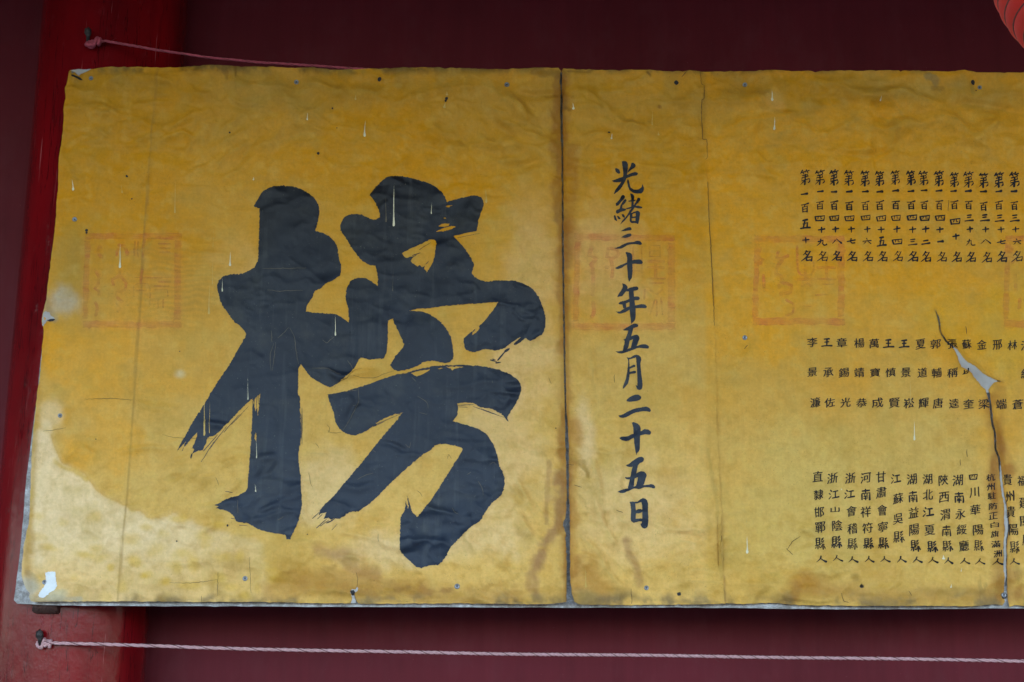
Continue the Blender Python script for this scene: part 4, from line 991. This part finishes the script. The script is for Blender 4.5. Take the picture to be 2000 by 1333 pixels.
def refine(V, T, lim):
    V = [tuple(p) for p in V]; T = [tuple(t) for t in T]
    mid = {}
    for _ in range(8):
        out = []; ch_ = False
        for t in T:
            e = [(math.dist(V[t[i]], V[t[(i + 1) % 3]]), i) for i in range(3)]
            L, i = max(e)
            if L <= lim:
                out.append(t); continue
            ch_ = True
            a, b, c = t[i], t[(i + 1) % 3], t[(i + 2) % 3]
            k = (min(a, b), max(a, b))
            if k not in mid:
                mid[k] = len(V); V.append(((V[a][0] + V[b][0]) / 2, (V[a][1] + V[b][1]) / 2))
            m = mid[k]
            out += [(a, m, c), (m, b, c)]
        T = out
        if not ch_: break
    return np.array(V), np.array(T, int)
def wave(u, v, k):
    return np.sin(u * 5.1 + k) * .018 + np.sin(v * 6.3 + k * 2) * .018
def write(ch, cx, cy, w_, h_):
    w_ *= random.uniform(.94, 1.06); h_ *= random.uniform(.95, 1.05)
    k = random.uniform(0, 6)
    if ch in G:
        th = random.uniform(1.05, 1.5)
        jx, jy = random.uniform(-.02, .02), random.uniform(-.05, .05)
        polys = []
        for st in G[ch]:
            s_ = []
            for (x, y, t) in st:
                u = x / 100 - .5 + random.gauss(0, .012); v = y / 100 - .5 + random.gauss(0, .012)
                s_.append(((cx + u * w_), (cy + (v + jy * u) * h_), t / 100 * th * (w_ * .5 + h_ * .5) * random.uniform(.9, 1.15)))
            polys.append(crom(ribbon(s_), 1.2, True))
        ink('ink_character', polys, [], sheet3, M_INKS, .0042, smooth=False, lift=.001)
    else:
        V, T = glyph(ch)
        u = V[:, 0] - .5; v = .5 - V[:, 1]
        sh = random.uniform(.10, .17)
        X = cx + (u + wave(v, u, k)) * w_ * .96
        Y = cy + (v - sh * u + wave(u, v, k + 1)) * h_ * .94
        x, z = Pn(X, Y)
        VV = np.stack([x, z], -1)
        e1 = VV[T[:, 1]] - VV[T[:, 0]]; e2 = VV[T[:, 2]] - VV[T[:, 0]]
        T2 = T.copy(); fl = (e1[:, 0] * e2[:, 1] - e1[:, 1] * e2[:, 0]) < 0
        T2[fl] = T2[fl][:, ::-1]
        # ink pooled on the right of each stroke: a second, slightly shifted layer
        V2 = np.concatenate([VV, VV + np.array([.00055, .00020])]); T3 = np.concatenate([T2, T2 + len(VV)])
        me = sheet_mesh('ink_character', V2, T3, OFF[sheet3] + .0011, np.repeat([0.0, .00025], len(VV)))
        link('ink_character', me, M_INKS, sheet3)

cx0 = [1569,1598.5,1626,1656,1687,1715.5,1745.5,1775.5,1801,1830.5,1860,1888,1918,1947.5,1977,2006]
SZ = {'第':(20,28),'一':(13,5.5),'百':(15.5,17),'四':(20,11),'十':(13.5,11.5),'名':(21,20),'三':(18,13),'二':(16,9),'五':(19,18),'六':(17,12),'七':(18,11),'八':(20,11),'九':(20,14)}
nums = ['五十','四十九','四十八','四十七','四十六','四十五','四十四','四十三','四十二','四十一','四十','三十九','三十八','三十七','三十六','三十五']
for i, (x, nn) in enumerate(zip(cx0, nums)):
    dy = [0,0,0,1,1,1,0,0,1,4,5,5,5,5,4,4][i]
    seq = [('第', 351 + dy * .8, 0), ('一', 382 if i == 0 else 377.5, 0), ('百', 409 if i == 0 else 404.5, 1)]
    if i == 0: seq += [('五', 440.5, 2.5), ('十', 472, 3)]
    elif len(nn) == 2: seq += [('四', 435, 3), ('十', 465.5, 5)]
    else: seq += [(nn[0], 429, 2.5), ('十', 451.5, 4), (nn[2], 475, 5)]
    seq.append(('名', 503 + dy * .3, 6))
    for ch, y, dx in seq:
        write(ch, x + dx + random.gauss(0, .5), y + random.gauss(0, .5), *SZ[ch])
sx = [1583.6,1612.3,1641,1675.4,1704.8,1732.8,1763.4,1795.3,1824,1855.3,1884,1914,1944.5,1974.5,2001]
mx = [1584,1615,1645.5,1675.5,1706.5,1736.5,1765.5,1797.8,1826,1857.2,1883.5,None,None,None,2001]
bx = [1590.6,1618.5,1649,1680.5,1711,1743.5,1771.5,1800,1828,1860,1889,1918.5,1952.5,1984.5,None]
for i, nm in enumerate(['李景濂','王承佐','章錫光','楊靖恭','萬寶成','王慎賢','王景崧','夏道輝','郭輔唐','張稱逵','蘇兆奎','金 梁','邢 端','林 蒼','汪紹 ']):
    for j, (xs_, yy, w_, h_) in enumerate([(sx, 672 + i * .35, 20, 20), (mx, 730 + i * .1, 20, 19), (bx, 788 + i * .3, 21, 20)]):
        if xs_[i] is None or nm[j] == ' ': continue
        if nm[j] == '兆':
            # only the left half survives beside the rip
            ink('ink_character', [crom(ribbon(p), 1.2, True) for p in ([(1878,727,2),(1879.5,733,1.6)],[(1885,724,2.2),(1885,732,2),(1876,734.5,1)],[(1883,729,1.5),(1877,733,1)])], [], sheet3, M_INKS, None, smooth=False)
            continue
        write(nm[j], xs_[i], yy, w_, h_ * (.8 if nm[j] == '王' else 1))
PLACES = [
 ('直隸邯鄲縣人', 1570, [150,385,615,815,1030,1225], [165,175,180,185,185,200]), ('浙江山陰縣人', 1570, [175,385,580,795,1010,1215], [355,375,385,405,400,410]),
 ('浙江會稽縣人', 1570, [175,380,600,830,1030,1230], [585,580,600,605,605,610]), ('河南祥符縣人', 1570, [170,385,610,825,1025,1225], [785,790,785,800,810,825]),
 ('甘肅會寧縣人', 1570, [155,360,590,810,1020,1225], [985,985,1000,1000,1010,1030]), ('江蘇吳縣人', 1570, [180,440,705,940,1230], [1180,1200,1200,1210,1235]),
 ('湖南益陽縣人', 1570, [185,415,620,845,1055,1235], [1385,1395,1400,1410,1420,1435]), ('湖北江夏縣人', 1780, [185,390,615,850,1070,1240], [185,190,195,210,235,245]),
 ('陝西渭南縣人', 1780, [195,425,650,860,1060,1245], [395,395,405,425,430,445]), ('湖南永綏廳人', 1780, [200,425,635,840,1055,1250], [580,595,610,625,640,660]),
 ('四川華陽縣人', 1780, [155,360,585,845,1055,1255], [785,790,800,835,840,860]), ('杭州駐防正白旗滿洲人', 1780, [165,285,405,540,665,785,905,1035,1160,1260], [1005,1005,1015,1025,1030,1040,1045,1055,1075,1085]),
 ('貴州貴陽縣人', 1780, [195,410,615,845,1075,1255], [1220,1245,1255,1285,1300,1310]), ('福建閩縣', 1780, [205,490,725,990], [1420,1440,1450,1460])]
for txt, ox, ys, xs_ in PLACES:
    small = len(txt) > 8
    for ch, y, x in zip(txt, ys, xs_):
        w_, h_ = (16, 14) if small else (20, 22)
        if ch == '人': w_, h_ = 19, 12
        if ch in '四山': h_ = 11; w_ = 18
        if ch in '江白': h_ *= .85
        write(ch, ox + x / 6.664, 910 + y / 6.664, w_, h_)

# ------------------------------------------------------------------ faded square seals
def rib2(o, s, pl_, wd):
    return ribbon([(o[0] + x / s, o[1] + y / s, wd) for x, y in pl_])
def seal(sheet, o, box_, strokes, wd=9):
    s = 6.06
    x0, y0, x1, y1 = box_
    fr = [[(x0, y0), (x1, y0 + 1), (x1, y0 + 13), (x0, y0 + 12)], [(x0 - 3, y1 - 14), (x1, y1 - 13), (x1, y1), (x0 - 3, y1)],
          [(x0, y0 + 16), (x0 + 11, y0 + 16), (x0 + 7, y1 - 16), (x0 - 4, y1 - 16)], [(x1 - 14, y0 + 16), (x1, y0 + 16), (x1 - 2, y1 - 16), (x1 - 15, y1 - 16)]]
    ps = [crom(f, 5, True, .9) for f in fr] + [crom(rib2(o, s, p, w2), 3, True, .3) for p, w2 in strokes]
    ink('seal_stamp', ps, [], sheet, M_SEAL, .0068, smooth=False, lift=INK_LIFT * .6, label='faded red square seal imprint')
seal(sheet1, (140, 440), (168, 458, 357, 644), [
 ([(350,260),(330,330),(370,400)], 8), ([(300,560),(340,640),(330,720),(290,770),(340,800),(340,850)], 6), ([(300,930),(320,1000),(300,1090)], 6),
 ([(560,250),(640,270),(680,370)], 7), ([(560,290),(540,380)], 5), ([(585,540),(585,620),(500,660),(510,730)], 6), ([(590,620),(660,700),(640,790),(540,810),(560,880),(620,930)], 6), ([(540,940),(590,1000),(560,1050)], 4),
 ([(880,110),(860,400)], 5), ([(850,540),(830,710)], 5), ([(830,1150),(800,1240)], 5), ([(760,210),(760,380)], 4), ([(800,210),(800,390)], 3),
 ([(1040,240),(1180,240)], 3), ([(1050,290),(1180,290)], 3), ([(1060,340),(1180,340)], 3), ([(760,640),(1190,636)], 2.5), ([(750,860),(750,750),(780,715),(900,710),(940,760),(940,960)], 2.5), ([(780,790),(900,790)], 3),
 ([(1040,690),(1180,690)], 4), ([(990,740),(1170,740)], 3), ([(990,780),(1150,780),(1150,860)], 3), ([(1040,900),(1040,1000)], 3), ([(1100,900),(1100,1000)], 3)])
seal(sheet2, (1110, 440), (1122, 461, 1318, 648), [
 ([(280,270),(240,380),(330,420),(260,500)], 9), ([(280,500),(290,700),(280,850)], 7), ([(290,920),(300,1040),(270,1110)], 8), ([(470,290),(450,400),(530,410),(590,370),(570,310),(490,300)], 6), ([(500,420),(520,560),(510,640)], 7), ([(430,520),(470,520)], 6),
 ([(760,270),(770,640)], 3), ([(860,270),(870,640)], 3), ([(740,560),(880,560)], 3), ([(960,260),(1080,260),(1080,390),(960,390),(960,270)], 3), ([(970,320),(1070,320)], 3), ([(930,450),(1130,445)], 5), ([(930,520),(1130,520)], 5), ([(1030,450),(1025,640)], 6), ([(930,655),(1140,655)], 4),
 ([(950,710),(1120,705)], 3), ([(960,790),(1040,830),(1110,780)], 4), ([(1020,900),(960,1080)], 3), ([(1040,900),(1040,1100)], 3), ([(1090,880),(1110,1080)], 3), ([(900,780),(890,900)], 3)])
seal(sheet3, (1450, 440), (1472, 463, 1648, 638), [
 ([(210,280),(170,380),(240,420),(200,470)], 6), ([(240,600),(250,800)], 6), ([(420,320),(400,400),(480,400),(540,370)], 6), ([(470,420),(400,520),(390,590),(450,620),(470,700)], 7), ([(450,680),(570,730),(560,810),(430,830)], 7), ([(420,720),(430,770)], 5), ([(500,900),(590,960),(580,1060),(500,1090)], 5),
 ([(640,260),(650,560),(700,610),(790,610),(830,560),(830,430)], 4), ([(730,480),(735,660)], 5), ([(640,660),(840,660)], 5), ([(870,520),(1090,520)], 5), ([(980,450),(980,660)], 5), ([(870,660),(1090,660)], 4), ([(930,715),(1070,715)], 3),
 ([(690,740),(760,710),(800,740)], 4), ([(850,850),(1000,840)], 3), ([(700,980),(800,980)], 3)])
seal(sheet3, (1940, 440), (1960, 463, 2150, 642), [([(210,280),(170,380),(240,420),(200,470)], 6), ([(240,600),(250,800)], 6), ([(300,880),(290,1000)], 6)])

# ------------------------------------------------------------------ drips, scratches, cracks, patches, holes
def drip(sheet, x, y0, y1, wd, m=M_DRIP):
    L = y1 - y0
    wd *= random.uniform(.6, .85)
    j = random.uniform(-1.5, 1.5)
    pl_ = [(x + j, y0), (x + wd * .18 + j * .5, y0 + L * .4), (x + wd * .22, y0 + L * .72), (x + wd * .5, y1 - wd * .5), (x + wd * .2, y1), (x - wd * .35, y1 - wd * .05), (x - wd * .5, y1 - wd * .6), (x - wd * .2, y0 + L * .7), (x - wd * .12 + j * .5, y0 + L * .35)]
    ink('paint_drip', [pl_], [], sheet, m, None, 1.0, .1, lift=INK_LIFT * 1.8)
for a in [(146,355,376,7),(452,495,524,5),(237,478,527,6),(603,230,243,4.5),(696,190,201,6,M_DRIPF),(714,240,274,6),(770,366,446,5.5),(657,620,660,4),(402,752,854,4.5,M_DRIPF),(412,790,849,2,M_DRIPF),(487,742,784,2.5),
          (437,548,574,3),(755,390,438,3.5,M_SCRATCH),(843,400,422,2.2),(768,530,573,1.6,M_SCRATCH),(504,862,898,3),(502,948,963,4),(344,358,420,3,M_DRIPF),(418,448,486,1.6,M_DRIPF),(418,500,560,2,M_DRIPF),(411,560,618,5.5,M_DRIPF),(869,206,218,10,M_DRIPF),(874,186,194,7,M_DRIPF),
          (950,376,401,5.5,M_DRIPF),(241,364,381,3,M_DRIPF),(498,352,358,5),(403,820,852,4,M_DRIPF)]:
    drip(sheet1, *a)
for a in [(1119,209,223,8),(1193,270,280,6),(1272,222,253,4,M_DRIPF),(1285,262,270,5,M_DRIPF),(1143,1108,1150,4,M_DRIPF)]:
    drip(sheet2, *a)
for a in [(1504,184,207,7.5),(1509,238,261,6),(1457,1048,1083,8),(1456,1005,1022,2.5,M_DRIPF),(1783,822,862,6),(1713,200,208,4),(1775,745,790,4,M_DRIPF),(1837,1086,1095,8),(1872,1110,1118,3),(1851,1142,1150,5),(1641,955,959,3)]:
    drip(sheet3, *a)
def lines(name, sheet, L, mat, wd, lift):
    ps = []
    for pl_ in L:
        q = crom(pl_, 4, False)
        q = [(x + random.gauss(0, .3), y + random.gauss(0, .3)) for x, y in q]
        n_ = len(q) - 1
        ps.append(ribbon([(x, y, wd * (.5 + math.sin(math.pi * max(.08, min(.92, i / max(1, n_)))) * .7)) for i, (x, y) in enumerate(q)]))
    ink(name, ps, [], sheet, mat, None, smooth=False, lift=lift, kind='stuff')
lines('scratches', sheet1, [[(525,570),(545,573),(565,572),(593,571)],[(515,529),(550,529),(600,528)],[(568,645),(577,662),(580,690),(585,715)],[(537,675),(530,700),(532,727)],[(541,673),(538,700),(534,727)],[(545,665),(560,650),(566,643)],[(533,650),(534,672)],
 [(612,723),(640,723),(655,730),(668,736)],[(680,707),(686,715),(691,724)],[(632,668),(640,674),(655,662)],[(701,760),(702,785),(692,808),(672,843)],[(690,795),(697,793)],[(683,767),(700,765)],[(816,776),(835,789),(837,800)],[(805,740),(813,748)],[(820,808),(835,812)],
 [(700,938),(715,930),(730,926)],[(934,942),(943,958),(944,970)],[(884,993),(886,1000),(895,1006)],[(792,870),(800,877),(803,866)],[(957,910),(965,906),(970,912)],[(728,880),(735,886)],[(912,930),(920,925)],[(467,980),(468,1005)],[(545,1018),(556,1012)],[(890,870),(885,874)],[(962,748),(962,752)],[(740,1045),(741,1060)]], M_SCRATCH, .75, INK_LIFT * 1.7)
lines('cracks', sheet1, [[(655,760),(660,752),(680,742),(692,728),(708,722)],[(692,737),(710,741),(735,740),(752,733),(770,728)],[(642,843),(650,848),(668,847)],[(642,848),(646,840),(641,832)],[(1071,740),(1076,753)],[(698,1120),(700,1140),(697,1152)],[(605,925),(608,945),(612,954)],[(875,898),(877,890),(882,898)],
 [(815,960),(822,966),(826,972)],[(618,868),(625,877)],[(320,852),(350,858),(420,860)],[(88,845),(110,842),(132,838)],[(170,783),(230,781),(262,784)],[(425,935),(430,950)],[(335,1140),(380,1140),(428,1134)],[(428,1165),(430,1120)],[(490,1090),(492,1150),(494,1160)],[(397,1178),(397,1165)]], M_CRACK_SHADE, .6, INK_LIFT * 1.2)
lines('cracks', sheet2, [[(p[0] - 1.5, p[1]) for p in seam2[:9]], [(p[0] - 1.5, p[1]) for p in seam2[9:13]], [(1232,1152),(1232,1158),(1233,1170),(1233,1180)],[(1199,735),(1199,750)],[(1108,911),(1120,911)],[(1120,950),(1135,955)],[(1330,155),(1335,150),(1340,145)],[(1203,1000),(1215,1004)]], M_CRACK_SHADE, .9, INK_LIFT * 1.2)  # runs along the sheet edge paint in its shade line; the rest are cracks
lines('cracks', sheet3, [[(1452,684),(1456,679),(1459,676)],[(1884,640),(1885,655)],[(1872,900),(1872,912)],[(1885,880),(1886,895)],[(1535,1075),(1545,1060),(1560,1050)],[(1533,1073),(1545,1085)],[(1640,1160),(1645,1175),(1655,1178)],[(1770,1155),(1775,1165)],[(1850,395),(1849,415)],[(1397,880),(1401,940),(1406,1000),(1408,1060)]], M_CRACK_SHADE, 1.0, INK_LIFT * 1.2)
ink('bare_patch', [[(91,1119),(112,1118),(115,1135),(117,1145),(113,1153),(103,1158),(90,1170),(80,1164),(86,1150),(92,1138)]], [], sheet1, M_WHITE, None, 2, .6, lift=INK_LIFT, label='bare white patch where the yellow has flaked off')
for sh_, (x, y, r) in [(sheet1, (742, 158.5, 4)), (sheet1, (873, 199, 3)), (sheet1, (871, 203, 2.6)), (sheet1, (651, 217, 1.8)), (sheet1, (660, 257, 1.2)), (sheet2, (1320, 165, 4.5)), (sheet3, (1897, 166, 4.5)), (sheet2, (1325.5, 1161, 4.2)), (sheet1, (624, 306, 3)), (sheet1, (251, 349, 2.4)), (sheet1, (171, 452, 3)),
                       (sheet1, (171, 457, 2.2)), (sheet1, (447, 1028, 2.2)), (sheet1, (349, 1059, 1.5)), (sheet1, (354, 689.5, 1.2)), (sheet1, (192, 861, 1.2)), (sheet1, (260, 392, 1.6)), (sheet1, (451, 264, 2)), (sheet1, (603, 1046, 1.2)), (sheet3, (1904, 180, 1.5)), (sheet2, (1188, 268, 2.5)), (sheet1, (1085, 840, 1.4))]:
    pl_ = [(x + math.cos(t * .785) * r * random.uniform(.8, 1.15), y + math.sin(t * .785) * r * random.uniform(.8, 1.15)) for t in range(8)]
    ink('dark_hole', [pl_], [], sh_, M_HOLE, None, 1.5, .1, lift=INK_LIFT * 1.5)

ink('dark_hole', [[(143,152),(150,153),(158,155),(164,160),(160,161),(152,158),(145,156)]], [], sheet1, M_HOLE, None, 1.5, .1, lift=INK_LIFT * 1.5)
ink('lifted_corner_flap', [[(141,143),(152,141),(168,139.5),(180,138.5),(172,143),(160,149),(157,153),(150,147)]], [], sheet1, M_TORN, None, 1.5, .2, lift=INK_LIFT * 2.5)
ink('frayed_patch', [[(89,618),(94,612),(100,614),(103,620),(110,623),(108,628),(98,629),(93,636),(89,642),(87,634)]], [], sheet1, M_TORN, None, 1.5, .6, lift=INK_LIFT)
ink('dark_hole', [[(96,629),(104,626),(111,627),(107,630),(99,631)]], [], sheet1, M_HOLE, None, 1.5, .2, lift=INK_LIFT * 1.6)
ink('frayed_patch', [[(699,1148),(701,1150),(700,1155),(694,1160),(694,1168),(697,1178),(686,1180),(689,1170),(686,1156),(690,1152),(696,1153)]], [], sheet1, M_TORN, None, 1.5, .3, lift=INK_LIFT)
ink('dark_hole', [[(686,1155),(693,1154),(695,1158),(692,1165),(688,1163)]], [], sheet1, M_HOLE, None, 1.5, .3, lift=INK_LIFT * 1.6)
ink('dark_hole', [[(1955,1160),(1962,1158),(1966,1163),(1963,1170),(1956,1170)]], [], sheet3, M_HOLE, None, 1.5, .3, lift=.0002)
# screws: flange, domed rim, cross recess
def lathe(prof, seg=20):
    V, Fc = [], []
    for r, y in prof:
        for k in range(seg):
            a = 2 * math.pi * k / seg
            V.append((r * math.cos(a), y, r * math.sin(a)))
    for i in range(len(prof) - 1):
        for k in range(seg):
            k2 = (k + 1) % seg
            Fc.append((i * seg + k, i * seg + k2, (i + 1) * seg + k2, (i + 1) * seg + k))
    return V, Fc
V, Fc = lathe([(.0048, .004), (.0049, -.0004), (.0044, -.0014), (.0036, -.0018), (.0030, -.0014), (.0022, -.0010), (.0010, -.0010), (.00001, -.0010)])
screw_me = mesh_from('screw', V, Fc)
cv = []
for an in (0.4, 0.4 + math.pi / 2):
    c_, s_ = math.cos(an), math.sin(an)
    cv.append(([(c_ * a - s_ * b, y, s_ * a + c_ * b) for a in (-.0021, .0021) for b in (-.0006, .0006) for y in (-.0010, -.00125 if an < 1 else -.0012)], [(0, 1, 3, 2), (4, 6, 7, 5), (0, 4, 5, 1), (2, 3, 7, 6), (1, 5, 7, 3)]))
V, Fc = joinvf(cv)
cross_me = mesh_from('cross_recess', V, Fc)
for sx_, sy_ in SCREWS:
    if (sx_, sy_) in ((1320, 165), (1325, 1161)): continue
    p = P(sx_, sy_)
    sh_ = sheet1 if sx_ < 1100 else (sheet2 if sx_ < 1370 else sheet3)
    y = -(float(hs(np.array([p.x]), np.array([p.z]))[0]) + OFF[sh_] + .0004)
    sc = link('screw', screw_me, M_SCREW, board)
    sc.location = (p.x - O.x, y - O.y, p.z - O.z)
    s_ = random.uniform(.85, 1.1); sc.scale = (s_, s_, s_)
    sc.rotation_euler = (random.uniform(-.12, .12), random.uniform(0, 3), random.uniform(-.12, .12))
    cr = link('cross_recess', cross_me, M_HOLE, sc, smooth=False)

# wooden block that carries the board against the pillar
a = P(68, 1184, .02); b = P(112, 1198, .02)
bm = bmesh.new()
bmesh.ops.create_cube(bm, size=1)
for v in bm.verts:
    v.co = Vector((v.co.x * (b.x - a.x), v.co.y * .03, v.co.z * .028)) + Vector((random.uniform(-.002, .002), 0, random.uniform(-.002, .002)))
bmesh.ops.bevel(bm, geom=bm.edges[:], offset=.0025, segments=2, affect='EDGES')
me = bpy.data.meshes.new('wooden_block'); bm.to_mesh(me); bm.free()
wb = link('support_block', me, M_WOOD)
wb.location = ((a.x + b.x) / 2, .022, b.z + .014)
tag(wb, 'small dark brown wooden block under the lower left corner of the notice', 'block')

# ------------------------------------------------------------------ ropes
def rope(name, pts, r, mat, label, pitch, knot, nail_mat_pts):
    pts = [Vector(p) for p in pts]
    # fine path
    d = [0]
    for i in range(1, len(pts)): d.append(d[-1] + (pts[i] - pts[i - 1]).length)
    n = int(d[-1] / .004)
    path = []
    for i in range(n + 1):
        s = d[-1] * i / n
        k = max(j for j in range(len(pts)) if d[j] <= s + 1e-9); k = min(k, len(pts) - 2)
        t = (s - d[k]) / (d[k + 1] - d[k])
        path.append(pts[k].lerp(pts[k + 1], t))
    root = empty(name, pts[0], label, 'rope')
    o = wloc(root)
    wob = [math.sin(i * .05) * .0006 + math.sin(i * .017 + 2) * .0008 for i in range(n + 1)]
    for q in range(3):
        sp = []
        ph = 0.0
        for i, p in enumerate(path):
            ph += 2 * math.pi * .004 / (pitch * (1 + .35 * math.sin(i * .013 + 1)))
            an = ph + q * 2 * math.pi / 3
            e = r * .52
            sp.append(p - o + Vector((0, math.cos(an) * e, math.sin(an) * e + wob[i])))
        rad = [r * .58 * (1 + .1 * math.sin(i * .31 + q * 2)) for i in range(n + 1)]
        V, Fc = tube(sp, rad, 7)
        link('strand', mesh_from('strand', V, Fc), mat, root)
    # a dark binding thread laid in the grooves and a few frayed fibres
    fib = []
    sp = []; ph = 1.05
    for i, p in enumerate(path):
        ph += 2 * math.pi * .004 / (pitch * (1 + .35 * math.sin(i * .013 + 1)))
        sp.append(p - o + Vector((0, math.cos(ph) * r * .98, math.sin(ph) * r * .98 + wob[i])))
    fib.append(tube(sp, r * .17, 4))
    for _ in range(int(n / 9)):
        i = random.randrange(n)
        p = path[i] - o
        L = random.uniform(.004, .014); sg = random.choice((-1, 1))
        fib.append(tube([p + Vector((0, -r * .6, sg * r * .6)), p + Vector((L * .5, -r, sg * (r + L * .12))), p + Vector((L, -r * .9, sg * (r + L * random.uniform(.1, .5))))], .00022, 3))
    V, Fc = joinvf(fib)
    link('loose_fibres', mesh_from('loose_fibres', V, Fc), M_TAPE, root, kind='stuff')
    # knot wound round the nail
    kn = []
    for (c, R_, tilt, rr) in knot:
        c = Vector(c) - o
        kn.append(tube([c + Vector((math.cos(t) * R_ * math.cos(tilt), math.sin(t) * R_ * .7, math.cos(t) * R_ * math.sin(tilt) + math.sin(t) * R_ * .75)) for t in np.linspace(0, 6.6, 22)], [rr * (1 + .15 * math.sin(t * 3)) for t in range(22)], 8))
    V, Fc = joinvf(kn)
    link('knot', mesh_from('knot', V, Fc), mat, root)
    return root
# lower rope
ny = pillar_y(P(80, 1250, .1).x)
yl = [ny - .014, ny - .006]
lp = [P(84, 1257, ny - .014), P(110, 1257.5, ny - .012), P(200, 1260, .02), P(400, 1265, .03), P(700, 1272, .04), P(1000, 1277, .045), P(1300, 1282, .045), P(1600, 1286, .045), P(1800, 1289, .045), P(2000, 1291, .045), P(2300, 1295, .045)]
lk = [(P(90, 1257, ny - .010), .006, .3, .003), (P(84, 1257, ny - .010), .007, 1.3, .003), (P(78, 1260, ny - .008), .006, -.5, .003), (P(98, 1258, ny - .010), .005, 1.5, .0028)]
rope('rope', lp, .0031, M_ROPE_L, 'pale pink twisted rope stretched level below the notice', .036, lk, None)
nyu = pillar_y(P(180, 80, .05).x)
ya = nyu - .012
up = [P(186, 84, ya), P(205, 81, ya), P(300, 98, .0), P(400, 112, -.004), P(500, 121, -.004), P(600, 127, .004), P(690, 134, .016), P(760, 138.5, .02), P(860, 142, .02), P(1100, 150, .02)]
uk = [(P(178, 85, ya), .009, .2, .0042), (P(186, 83, ya), .009, 1.2, .0042), (P(176, 89, ya + .002), .006, -.7, .0038), (P(194, 82, ya), .006, 1.5, .0036)]
rope('rope', up, .0026, M_ROPE_U, 'faded red rope running from the pillar nail down behind the top edge of the notice', .034, uk, None)
def nail(px, py, y, head, tiltz, label, n2):
    p = P(px, py, y)
    root = empty(n2, (p.x, y + .004, p.z), label, 'nail')
    V, Fc = tube([(0, .02, 0), (0, -.004, .001), (head * .2, -.012, .006), (head * .5, -.014, .016)], [.0035, .0035, .0036, .004], 8)
    link('shank', mesh_from('shank', V, Fc), M_NAIL, root)
    V, Fc = tube([(head * .5, -.013, .013), (head * .5, -.017, .018), (head * .55, -.019, .026), (head * .5, -.018, .03)], [.0045, .0075, .0065, .002], 10)
    link('head', mesh_from('head', V, Fc), M_NAIL, root)
nail(80, 1262, ny, 0.0, 0, 'bent grey iron nail in the pillar holding the lower rope', 'nail')
nail(173, 86, nyu, .002, 0, 'bent dark nail in the pillar holding the upper red rope', 'nail')

# ------------------------------------------------------------------ red lantern at the top right
LY = -1.5
sc = (LY - CAM.y) / -CAM.y
lc = P(2227, -101, LY)
RL = 300 / 1000 * sc
lan = empty('lantern', lc, 'round red ribbed cloth lantern hanging at the top right corner', 'lantern')
V, Fc = [], []
NR = 25; SUB = 6; SG = 96
prof = []
for i in range(NR):
    a0 = -82 + 164 * i / NR; a1 = -82 + 164 * (i + 1) / NR
    for s in range(SUB):
        t = s / SUB; a = math.radians(a0 + (a1 - a0) * t)
        bulge = 1 + .016 * math.sin(math.pi * t)
        prof.append((RL * math.cos(a) * bulge, RL * .93 * math.sin(a) * bulge))
prof.append((RL * math.cos(math.radians(82)), RL * .93 * math.sin(math.radians(82))))
for r, z in prof:
    for k in range(SG):
        a = 2 * math.pi * k / SG
        V.append((r * math.cos(a), r * math.sin(a), z))
for i in range(len(prof) - 1):
    for k in range(SG):
        k2 = (k + 1) % SG
        Fc.append((i * SG + k, i * SG + k2, (i + 1) * SG + k2, (i + 1) * SG + k))
link('silk_cover', mesh_from('silk_cover', V, Fc), M_SILK, lan)
ring0 = None
for i in range(1, NR):
    a = math.radians(-82 + 164 * i / NR); r = RL * math.cos(a) * 1.0015
    V, Fc = tube([(r * math.cos(t), r * math.sin(t), RL * .93 * math.sin(a)) for t in np.linspace(0, 2 * math.pi, 65)], .0009, 5, False)
    link('wire_ring', mesh_from('wire_ring', V, Fc), M_WIRE, lan)
for nm, z0, z1 in (('top_cap', .915, 1.03), ('bottom_cap', -1.03, -.915)):
    V, Fc = [], []
    pr_ = [(.17, z0), (.18, z0), (.16, (z0 + z1) / 2), (.18, z1), (.02, z1)] if z0 > 0 else [(.02, z0), (.18, z0), (.16, (z0 + z1) / 2), (.18, z1), (.17, z1)]
    for r, z in pr_:
        for k in range(32):
            a = 2 * math.pi * k / 32
            V.append((RL * r * math.cos(a), RL * r * math.sin(a), RL * z))
    for i in range(4):
        for k in range(32):
            k2 = (k + 1) % 32
            Fc.append((i * 32 + k, i * 32 + k2, (i + 1) * 32 + k2, (i + 1) * 32 + k))
    link(nm, mesh_from(nm, V, Fc), M_GOLD, lan)
V, Fc = tube([(0, 0, RL), (0, 0, EAVE_Z + .12 - lc.z)], .003, 6)
link('hanging_cord', mesh_from('hanging_cord', V, Fc), M_WIRE, lan)
V, Fc = tube([(0, 0, -RL * 1.02), (0, 0, -RL * 1.2), (0, 0, -RL * 1.22), (0, 0, -RL * 1.8)], [.003, .003, .014, .02], 14)
link('tassel', mesh_from('tassel', V, Fc), M_SILK, lan)
